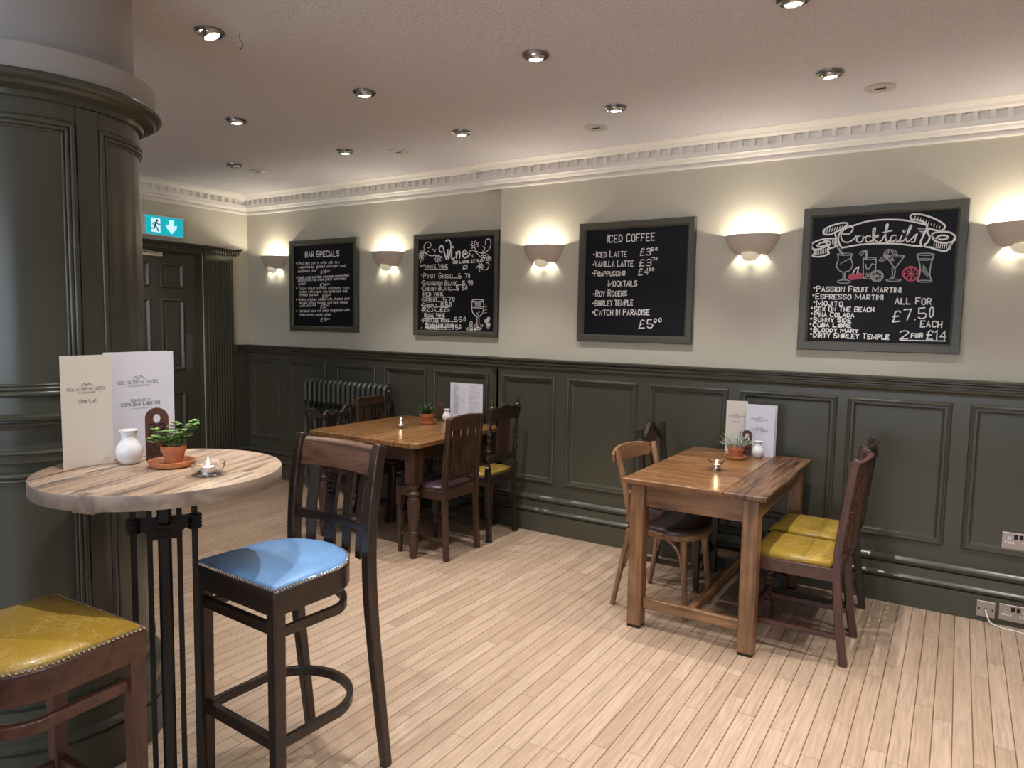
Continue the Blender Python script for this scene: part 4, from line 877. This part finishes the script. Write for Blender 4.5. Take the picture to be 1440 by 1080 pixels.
        pts = smooth_line([Vector(p) for p in ((sx*(wr/2-.016),y1-.018+splay,0),(sx*(wr/2-.016),y1-.018+splay*.4,.2),(sx*(wr/2-.016),y1-.018,sz),(sx*(wr/2-.016),yb(sz+(zt-sz)*.5),sz+(zt-sz)*.5),(sx*(wr/2-.016),yb(zt),zt))], 5)
        if kind == 'twist':
            cut = [p for p in pts if p.z <= sz+.06]; p0 = cut[-1]; MB().bar(cut, *post, up=(0,1,0)).build('leg', W[2], t, bevel=.003)
            n = 44; z0, z1 = p0.z, top-.10; tw = MB()
            P = [Vector((sx*(wr/2-.016), yb(z0+(z1-z0)*i/n), z0+(z1-z0)*i/n)) for i in range(n+1)]
            tw.sweep(P, [((.0115+.006*math.cos(2*b))*math.cos(b), (.0115+.006*math.cos(2*b))*math.sin(b)) for b in [2*PI*j/14 for j in range(14)]], up=(0,1,0), twist=.42*sx)
            for z in (z0, z0+(z1-z0)*.33, z0+(z1-z0)*.66): tw.lathe([(.012,-.012),(.019,-.006),(.019,.006),(.012,.012)], 12, Matrix.Translation((sx*(wr/2-.016), yb(z), z)))
            tw.build('twisted_post', W[2], t)
            q = MB().bar([(sx*(wr/2-.016),yb(z1),z1),(sx*(wr/2-.016),yb(top-.035),top-.035)], .034, .034, up=(0,1,0)).build('post_block', W[2], t, bevel=.003)
            MB().lathe([(.012,top-.035),(.018,top-.028),(.010,top-.018),(.009,top-.012),(.016,top-.004),(.0185,top+.008),(.014,top+.022),(1e-5,top+.027)], 14, Matrix.Translation((sx*(wr/2-.016), yb(top), 0))).build('finial', M_FIN, q)
        else:
            MB().bar(pts, *post, up=(0,1,0)).build('back_post', W[2], t, bevel=.004)
    if rail:
        MB().bar([(-wf/2+.03,y0+.022,.17),(wf/2-.03,y0+.022,.17)], .018, .026).build('stretcher', W[0], t)
        for sx in (-1, 1): MB().bar([(sx*(wf/2-.022),y0+.03,.13),(sx*(wr/2-.016),y1-.01+splay*.5,.13)], .018, .026).build('stretcher', W[1], t)
    # backs
    if kind == 'slat':
        panel(strip(lambda u: top-.085, lambda u: top-.006+.018*(1-u*u)), .026).build('crest_rail', W[0], t, bevel=.004)
        panel(strip(lambda u: sz+.05, lambda u: sz+.085), .020).build('lower_rail', W[0], t, bevel=.003)
        for x, w_ in ((-.105,.030),(-.062,.030),(0,.060),(.062,.030),(.105,.030)): panel(vert(x,w_,w_,sz+.07,top-.07), .010).build('slat', W[2], t, bevel=.001)
    elif kind == 'plain':
        panel([(-wr/2-.004,top-.065),(wr/2+.004,top-.065),(wr/2+.004,top-.03),(wr/2-.045,top+.008),(-wr/2+.045,top+.008),(-wr/2-.004,top-.03)], .028).build('crest_rail', W_PINE[0] if 0 else W[0], t, bevel=.004)
        panel(strip(lambda u: sz+.06, lambda u: sz+.09), .020).build('lower_rail', W[0], t, bevel=.003)
        for x in (-.11,-.066,-.022,.022,.066,.11): panel(vert(x,.024,.024,sz+.075,top-.05), .010).build('slat', W[2], t, bevel=.001)
    elif kind == 'twist':
        wave = lambda u: top-.045+.030*math.exp(-(u/.35)**2)+.012*math.exp(-((abs(u)-.62)/.12)**2)
        panel(strip(lambda u: top-.125+.015*math.cos(u*PI), wave, 24), .024).build('crest_rail', W[0], t, bevel=.003)
        panel(strip(lambda u: sz+.085, lambda u: sz+.118), .020).build('lower_rail', W[0], t, bevel=.003)
        panel(vert(0,.155,.155,sz+.10,top-.10), .012).build('splat', W_MID[2], t, bevel=.002)
        panel(strip(lambda u: sz+.10, lambda u: sz+.135+.02*math.exp(-(u/.3)**2)), .018).build('carving', W[0], t)
    elif kind == 'crest':
        wv = lambda u: top-.012-.045*math.exp(-((abs(u)-.40)/.17)**2)+.0*u+(.016 if abs(u) > .62 else 0)-.010*math.exp(-(u/.28)**2)*0-.012*max(0, 1-abs(u)/.4)
        panel(strip(lambda u: top-.085+.012*u*u, wv, 30, -wr/2-.003, wr/2+.003), .026).build('crest_rail', W[0], t, bevel=.004)
        cv = MB()
        for j in range(7): x = -.05+j*.0166; cv.sphere((x, yb(top-.05)-.016, top-.05+.010*math.cos(j*1.1)), .011, 8)
        cv.build('carving', W[0], t)
        panel(strip(lambda u: sz+.06, lambda u: sz+.09), .020).build('lower_rail', W[0], t, bevel=.003)
        panel([(-.035,sz+.08),(.035,sz+.08),(.028,sz+.2),(.055,top-.12),(.060,top-.08),(-.060,top-.08),(-.055,top-.12),(-.028,sz+.2)], .012).build('splat', W[2], t, bevel=.002)
        for x in (-.115, .115): panel(vert(x,.022,.022,sz+.08,top-.075), .010).build('slat', W[2], t, bevel=.001)
    elif kind == 'arch':
        ar_ = lambda u: top-.095+.095*math.exp(-(u/.46)**2)
        panel(strip(lambda u: ar_(u)-.045, ar_, 24, -wr/2-.004, wr/2+.004), .030).build('crest_rail', W[0], t, bevel=.006)
        panel(strip(lambda u: sz+.06, lambda u: sz+.09), .020).build('lower_rail', W[0], t, bevel=.003)
        panel([(-.05,sz+.08),(.05,sz+.08),(.045,sz+.2),(.068,top-.15),(.064,top-.05),(-.064,top-.05),(-.068,top-.15),(-.045,sz+.2)], .012).build('splat', W_RED[2], t, bevel=.002)
    elif kind == 'spindle':
        bw = .042
        panel(strip(lambda u: top-.070, lambda u: top-.008+.022*(1-u*u), 16, -wr/2+.007, wr/2-.007), .026, bw).build('crest_rail', W[0], t, bevel=.004)
        panel(strip(lambda u: sz+.225, lambda u: sz+.252, 12), .018, bw).build('middle_rail', W[0], t, bevel=.003)
        panel(strip(lambda u: sz+.050, lambda u: sz+.080, 12), .018, bw).build('lower_rail', W[0], t, bevel=.003)
        for j in range(6):
            x = -.125+j*.05; n = 8
            MB().tube([(x, yb(z)+bw*(1-(x/(wr/2))**2), z) for z in [sz+.07+(top-.06-sz-.07)*i/n for i in range(n+1)]], [.007,.009,.0075,.007,.010,.007,.0075,.009,.007], 8).build('spindle', W[2], t)
        for sx in (-1, 1): MB().bar([(sx*(wr/2-.016),yb(top-.02),top-.02),(sx*(wr/2-.016),yb(top)+.012,top+.012)], .034, .036, up=(0,1,0)).build('post_cap', W[2], t, bevel=.005)
    return t
M_FIN = mat('dark_finial', (.05,.035,.022), .2, coat=.5)
chair('slat back dark oak chair with a plum seat at the turned leg table', (-2.925, 3.712, 0), A(-90), W_MID, M_BROWNL, 'slat', wf=.42, wr=.375, d=.40, sz=.47, top=.935, lean=.035, splay=.02, legs='turned')
chair('twisted post chair with ball finials and a yellow seat between table and wall', (-2.915, 4.195, 0), A(-90), W_DARK, M_YELLOW, 'twist', wf=.42, wr=.375, d=.39, sz=.475, top=.985, lean=.025, splay=.02, legs='turned')
chair('carved crest dark chair at the pillar side of the turned leg table', (-3.83, 3.78, 0), A(90), W_DARK, M_BROWNL, 'crest', wf=.46, wr=.44, d=.40, sz=.455, top=.885, lean=.03, legs='square')
chair('slat back brown chair in front of the radiator', (-3.80, 4.195, 0), A(90), W_MID, M_BROWNL, 'plain', wf=.36, wr=.35, d=.39, sz=.455, top=.925, lean=.04, legs='square')
chair('pale bentwood chair with a round dark seat at the pine table', (-1.275, 3.70, 0), A(83), W_BENT, M_BROWNL, 'bentwood', wf=.42, wr=.38, d=.40, sz=.465, top=.865)
chair('dark arched back chair behind the bentwood chair, nearest the wall', (-1.395, 4.17, 0), A(90), W_DARK, M_BROWNL, 'arch', wf=.40, wr=.40, d=.38, sz=.455, top=.955, lean=.04)
chair('dark spindle back chair with a yellow seat, nearer the viewer at the pine table', (-.60, 3.648, 0), A(-90), W_RED, M_YELLOW, 'spindle', wf=.41, wr=.40, d=.41, sz=.462, top=.95, lean=.05, splay=.05, legs='bobbin')
chair('dark spindle back chair with a yellow seat, next to the wall at the pine table', (-.61, 4.085, 0), A(-91), W_DARK, M_YELLOW, 'spindle', wf=.41, wr=.40, d=.41, sz=.462, top=.955, lean=.05, splay=.05, legs='bobbin')

# ------------------------------------------------------------------ things on the tables
def printed(mb, text, cx, z, w_, h, mp, th=.0012, small=0):
    L_, W_ = strokes(text, small, 0)
    for pl in L_: mb.ribbon([(cx-w_/2+a*w_/W_, z+h*b) for a, b in pl], th, mp)
def logo(mb, cx, z, s, mp, th):
    for P in (((-.5,.0),(-.28,.30),(-.15,.22),(.0,.05)), ((-.2,.0),(.12,.34),(.28,.26),(.62,.0)), ((-.02,.22),(.12,.12),(.22,.18))): mb.ribbon([(cx+a*s, z+b*s) for a, b in P], th, mp)
def menu(name, label, loc, rz, w_, h, m_, open_a, spine_left=True, writing=None, group=None):
    """folded card standing on its edge; the front leaf faces -y"""
    t = thing(name, label, 'menu', loc, rz, group)
    MB().box(-w_/2, w_/2, -.0004, .0004, 0, h).build('front_leaf', m_, t)
    sx = -1 if spine_left else 1; px_ = sx*w_/2
    T = Matrix.Translation((px_, .0012, 0)) @ Matrix.Rotation(open_a*(1 if spine_left else -1), 4, 'Z') @ Matrix.Translation((-px_, 0, 0))
    MB().box(-w_/2, w_/2, -.0004, .0004, 0, h, T).build('back_leaf', m_, t)
    if writing:
        mb = MB(); mp = lambda a, z: (a, -.0009, z); writing(mb, mp); mb.build('printing', M_INK, t, smooth=False, recalc=False)
    return t
def wr_wine(w_, h):
    def f(mb, mp):
        logo(mb, .0, h*.725, w_*.22, mp, .0012); printed(mb, 'CELTIC ROYAL HOTEL', 0, h*.69, w_*.76, .0085, mp, .0010); printed(mb, 'CAERNARFON', 0, h*.664, w_*.34, .004, mp, .0006); printed(mb, 'Wine List', 0, h*.575, w_*.36, .0115, mp, .0012)
    return f
def wr_menu(w_, h):
    def f(mb, mp):
        x = -w_*.02
        logo(mb, x, h*.735, w_*.17, mp, .0014); printed(mb, 'CELTIC ROYAL HOTEL', x, h*.70, w_*.58, .009, mp, .0011); printed(mb, 'CAERNARFON', x, h*.672, w_*.3, .0045, mp, .0007)
        printed(mb, 'SUMMIT/Y', x+.004, h*.525, w_*.29, .0095, mp, .0012); printed(mb, 'COPA BAR & BISTRO', x+.004, h*.487, w_*.56, .0100, mp, .0013); mb.ribbon([(x-w_*.15, h*.46), (x+w_*.18, h*.46)], .0008, mp)
    return f
rz_b = A(90)
menu('wine_list', 'cream wine list card standing at the pillar side of the bar table', (-2.175, 1.079, TZ+.0005), A(88), .142, .330, M_CREAM, A(11), True, wr_wine(.142, .33))
menu('menu_card', 'tall white bar and bistro menu standing on the round bar table', (-2.212, 1.262, TZ+.0005), A(89), .225, .335, M_PAPER, A(9), True, wr_menu(.225, .335))
menu('wine_list', 'cream wine list card standing at the back of the pine table', (-1.135, 4.385, RZ+.0005), A(6), .125, .315, M_CREAM, A(15), True, wr_wine(.125, .315))
menu('menu_card', 'white menu card standing beside the wine list on the pine table', (-.985, 4.345, RZ+.0005), A(-10), .178, .305, M_PAPER, A(16), True, wr_menu(.178, .305))
def wr_open(mb, mp, side):
    random.seed(3)
    for k in range(27):
        z = .285-k*.0085; q = random.uniform(0, .03)
        if side < 0: mb.ribbon([(-.12, z), (-.085+q, z)], .0032, mp)
        if k % 5 != 3 and side > 0: mb.ribbon([(.035, z), (.07+random.uniform(.0, .06), z)], .0016, mp)
    for z in (.25, .19, .18, .17, .155) if side < 0 else (): mb.ribbon([(-.045, z), (-.015, z)], .0016, mp)
t = thing('menu_card', 'opened white menu with columns of print on the turned leg table', 'menu', (-3.205, 4.385, LZ+.0005), A(3))
MB().box(-.15, .0, -.0004, .0004, 0, .305, Matrix.Rotation(A(-6), 4, 'Z')).build('left_page', M_PAPER, t); MB().box(0, .15, -.0004, .0004, 0, .305, Matrix.Rotation(A(6), 4, 'Z')).build('right_page', M_PAPER, t)
for sd in (-1, 1): mb = MB(); wr_open(mb, lambda a, z: (a*.99, -.001+abs(a)*.105, z), sd); mb.build('printing', M_INKL, t, smooth=False, recalc=False)

def number_holder(label, loc, rz, text, h=.160, w_=.064):
    t = thing('table_number', label, 'table number', loc, rz); r = w_/2
    out = [(-r,0),(r,0)] + [(r*math.cos(b), h-r+r*math.sin(b)) for b in [PI*j/14 for j in range(15)]]
    hole = [(.010*math.cos(b), h-.034+.0145*math.sin(b)) for b in [2*PI*j/16 for j in range(16)]]
    bm = bmesh.new(); ed = []
    for lp in (out, hole):
        v = [bm.verts.new((x, -.006, z)) for x, z in lp]; ed += [bm.edges.new((v[i], v[(i+1) % len(v)])) for i in range(len(v))]
    bmesh.ops.triangle_fill(bm, use_beauty=True, edges=ed)
    r_ = bmesh.ops.extrude_face_region(bm, geom=list(bm.faces)); bmesh.ops.translate(bm, verts=[g for g in r_['geom'] if isinstance(g, bmesh.types.BMVert)], vec=(0, .012, 0)); bmesh.ops.recalc_face_normals(bm, faces=bm.faces)
    me = bpy.data.meshes.new('wooden_tag'); bm.to_mesh(me); bm.free(); me.materials.append(M_TAG); o = bpy.data.objects.new('wooden_tag', me); C.objects.link(o); o.parent = t
    mb = MB(); printed(mb, text, 0, h-.082, w_*.68, .032, lambda a, z: (a, -.0064, z), .0048)
    random.seed(5)
    for k in range(26): x, z = random.uniform(-r*.72, r*.72), random.uniform(.006, .048); mb.ribbon(smooth_line([Vector((x,z)), Vector((x+.006,z+.004)), Vector((x+.003,z+.009)), Vector((x-.004,z+.006))], 3), .0014, lambda a, zz: (a, -.0064, zz))
    mb.build('carved_number', mat('burnt_mark', (.012,.006,.005), .7), t, smooth=False, recalc=False)
    return t
M_TAG = wood('tag_wood', (.055,.020,.014), (.13,.048,.032), 2, rough=.45)
number_holder('wooden table number 23 with a hole standing on the round bar table', (-2.108, 1.252, TZ), A(61), '23', .165, .066)
number_holder('carved wooden table number with a hole standing on the pine table', (-1.045, 4.292, RZ), A(14), '21', .155, .062)
number_holder('carved wooden table number with a hole beside the menu on the turned leg table', (-3.405, 4.33, LZ), A(36), '22', .155, .055)
def vase(label, loc, s=1.0):
    o = MB().lathe([(1e-5,.002),(.020,0),(.024,.003),(.034,.018),(.0385,.036),(.036,.054),(.027,.068),(.0215,.076),(.0208,.090),(.024,.100),(.0275,.104),(.026,.1045),(.019,.094),(.018,.078),(1e-5,.070)], 32).build('bud_vase', M_CERAM)
    o.location = loc; o.scale = (s, s, s); return tag(o, label, 'vase')
vase('small white ceramic bud vase in front of the menus on the bar table', (-2.118, 1.168, TZ))
vase('small white bud vase beside the menu card on the pine table', (-.972, 4.268, RZ), .95)
vase('small white bud vase in front of the opened menu', (-3.345, 4.335, LZ), .95)
def saucer(label, loc, r=.066):
    o = MB().lathe([(1e-5,.0),(r*.78,0),(r*.90,.004),(r,.018),(r*.985,.020),(r*.94,.018),(r*.82,.007),(1e-5,.006)], 36).build('saucer', M_SAUCER); o.location = loc; return tag(o, label, 'saucer')
def pot(label, loc, r, h, leaf_fn, leaf_m, cat='plant', name='potted_plant'):
    t = thing(name, label, cat, loc); rb = r*.72
    MB().lathe([(1e-5,0),(rb,0),(rb+(r-rb)*.72,h*.70),(r*1.03,h*.70),(r*1.06,h),(r*.96,h),(r*.90,h*.84),(1e-5,h*.84)], 32).build('pot', M_TERRA, t, angle=30)
    MB().lathe([(1e-5,h*.86),(r*.92,h*.86)], 20).build('soil', M_SOIL, t)
    leaf_fn(t, r, h, leaf_m); return t
def leaf(mb, base, tip, w_, up=(0,0,1), n=5, fold=.25, shape=None):
    base, tip = Vector(base), Vector(tip); d = tip-base; s = d.cross(Vector(up)); s = s.normalized() if s.length > 1e-5 else Vector((1,0,0)); u = s.cross(d).normalized(); vs = []; fs = []
    for i in range(n+1):
        k = i/n; ww = w_*(shape(k) if shape else math.sin(PI*min(1, k*.9+.08))**.8)/2; c = base+d*k-Vector((0,0,1))*d.length*.12*k*k
        vs += [c-s*ww+u*ww*fold, c, c+s*ww+u*ww*fold]
    for i in range(n): b = i*3; fs += [(b,b+1,b+4,b+3),(b+1,b+2,b+5,b+4)]
    mb.add(vs, fs)
def leaves_mint(t, r, h, m_):
    random.seed(21); mb = MB(); st = MB()
    for k in range(15):
        a = random.uniform(0, 2*PI); L_ = random.uniform(.034, .060); ex = .35+random.random()*.75
        if k in (0, 1, 2): a, ex, L_ = A(40+k*14), .75, .078
        if k in (3, 4): a, ex, L_ = A(235+k*8), 1.05, .062
        if k == 5: a, ex, L_ = A(120), .1, .075
        P = smooth_line([Vector((math.cos(a)*r*.3, math.sin(a)*r*.3, h*.85)), Vector((math.cos(a)*L_*ex*.5, math.sin(a)*L_*ex*.5, h+L_*.40)), Vector((math.cos(a)*L_*ex, math.sin(a)*L_*ex, h+L_*(.85 if ex < 1.0 else .35)))], 4)
        st.tube(P, .0012, 5)
        for i in range(2, len(P)):
            for s in (-1, 1):
                b = a+s*(1.25+random.uniform(-.3, .3))+(i % 2)*.8; lw = random.uniform(.015, .025); e = Vector((math.cos(b), math.sin(b), random.uniform(-.1, .6)))*lw
                leaf(mb, P[i], P[i]+e, lw*.78)
        for j in range(4): b = j*PI/2+a; leaf(mb, P[-1], P[-1]+Vector((math.cos(b)*.016, math.sin(b)*.016, .008)), .011)
    mb.build('foliage', m_, t, recalc=False); st.build('stem', M_LEAF1, t)
def leaves_aloe(t, r, h, m_):
    random.seed(4); mb = MB()
    for k in range(34):
        a = k*2.4; el = .25+1.15*(k/34); L_ = random.uniform(.090, .125)
        d = Vector((math.cos(a)*math.cos(el), math.sin(a)*math.cos(el), math.sin(el))); b = Vector((math.cos(a)*r*.3, math.sin(a)*r*.3, h*.86)); leaf(mb, b, b+d*L_, .019, n=4, fold=.5, shape=lambda q: (1-q)**.6)
    mb.build('foliage', m_, t, recalc=False)
def leaves_silver(t, r, h, m_):
    random.seed(9); mb = MB(); st = MB()
    for k in range(44):
        a = random.uniform(0, 2*PI); el = random.uniform(.35, 1.5); L_ = random.uniform(.06, .10)
        d = Vector((math.cos(a)*math.cos(el), math.sin(a)*math.cos(el), math.sin(el))); b = Vector((math.cos(a)*r*.4, math.sin(a)*r*.4, h*.86)); tip = b+d*L_; st.tube([b, tip], .0011, 5)
        for i in range(7):
            p = b+d*L_*(.3+.1*i); q = a+random.uniform(-2.2, 2.2); leaf(mb, p, p+Vector((math.cos(q)*.6, math.sin(q)*.6, random.uniform(.2, .9)))*.024, .0048, n=3)
    mb.build('foliage', m_, t, recalc=False); st.build('stem', m_, t)
saucer('terracotta saucer under the leafy plant on the bar table', (-1.985, 1.222, TZ), .066)
pot('leafy green plant in a small terracotta pot on the bar table', (-1.980, 1.226, TZ+.0065), .0345, .058, leaves_mint, M_LEAF1)
saucer('terracotta saucer under the silver plant on the pine table', (-1.070, 4.150, RZ), .062)
pot('silvery herb in a terracotta pot on the pine table', (-1.070, 4.150, RZ+.0065), .048, .070, leaves_silver, M_LEAF3)
saucer('terracotta saucer under the spiky succulent on the turned leg table', (-3.378, 4.135, LZ), .064)
pot('dark spiky succulent in a terracotta pot on the turned leg table', (-3.378, 4.135, LZ+.0065), .056, .078, leaves_aloe, M_LEAF2)
def candle(label, loc, kind):
    t = thing('candle_holder', label, 'candle', loc)
    if kind == 'dish':
        MB().lathe([(1e-5,.004),(.026,.003),(.030,0),(.036,.006),(.045,.026),(.047,.036),(.0445,.036),(.041,.024),(.032,.009),(1e-5,.008)], 28).build('glass', M_GLASS, t); r, z0, hh = .0195, .0085, .015
    elif kind == 'tumbler':
        MB().lathe([(1e-5,0),(.028,0),(.0315,.004),(.034,.070),(.0325,.071),(.0295,.010),(1e-5,.008)], 28).build('glass', M_GLASS, t); r, z0, hh = .0195, .0085, .015
    else:
        mb = MB(); n = 40; vs = []; fs = []; pr = [(.020,0),(.022,.004),(.024,.030),(.034,.044),(.044,.052),(.042,.053),(.031,.046),(.021,.032),(.019,.012)]
        for r_, z in pr:
            for k in range(n): a = 2*PI*k/n; q = r_*(1+(.20*abs(math.cos(2.5*a))-.10)*max(0, (z-.03)/.023)); vs.append((q*math.cos(a), q*math.sin(a), z+.006*abs(math.cos(2.5*a))*max(0, (z-.03)/.023)))
        for i in range(len(pr)-1):
            for k in range(n): fs.append((i*n+k, i*n+(k+1) % n, (i+1)*n+(k+1) % n, (i+1)*n+k))
        fs += [tuple(range(n)), tuple((len(pr)-1)*n+k for k in range(n))]; mb.add(vs, fs).build('glass', M_GLASS, t); r, z0, hh = .018, .0135, .020
    c = MB().lathe([(1e-5,z0),(r,z0),(r,z0+hh),(r-.001,z0+hh),(r-.001,z0+hh-.003),(1e-5,z0+hh-.003)], 24).build('tealight_cup', M_TIN, t)
    MB().lathe([(1e-5,z0+hh-.002),(r-.0015,z0+hh-.002)], 20).build('wax', M_WAX, c); zf = z0+hh-.001
    MB().lathe([(1e-5,zf+.002),(.0028,zf+.006),(.0036,zf+.010),(.0024,zf+.018),(1e-5,zf+.028)], 10).build('flame', M_FLAME, t)
    l = bpy.data.lights.new('flame_light', 'POINT'); l.energy = .12; l.color = (1,.72,.38); l.shadow_soft_size = .006
    o = bpy.data.objects.new('flame_light', l); C.objects.link(o); o.parent = t; o.location = (0, 0, zf+.045)
candle('lit tealight in a low clear glass dish on the bar table', (-1.795, 1.215, TZ), 'dish')
candle('lit tealight in a star shaped glass on the pine table', (-1.066, 3.75, RZ), 'star')
candle('lit tealight in a straight glass tumbler on the turned leg table', (-3.407, 3.87, LZ), 'tumbler')
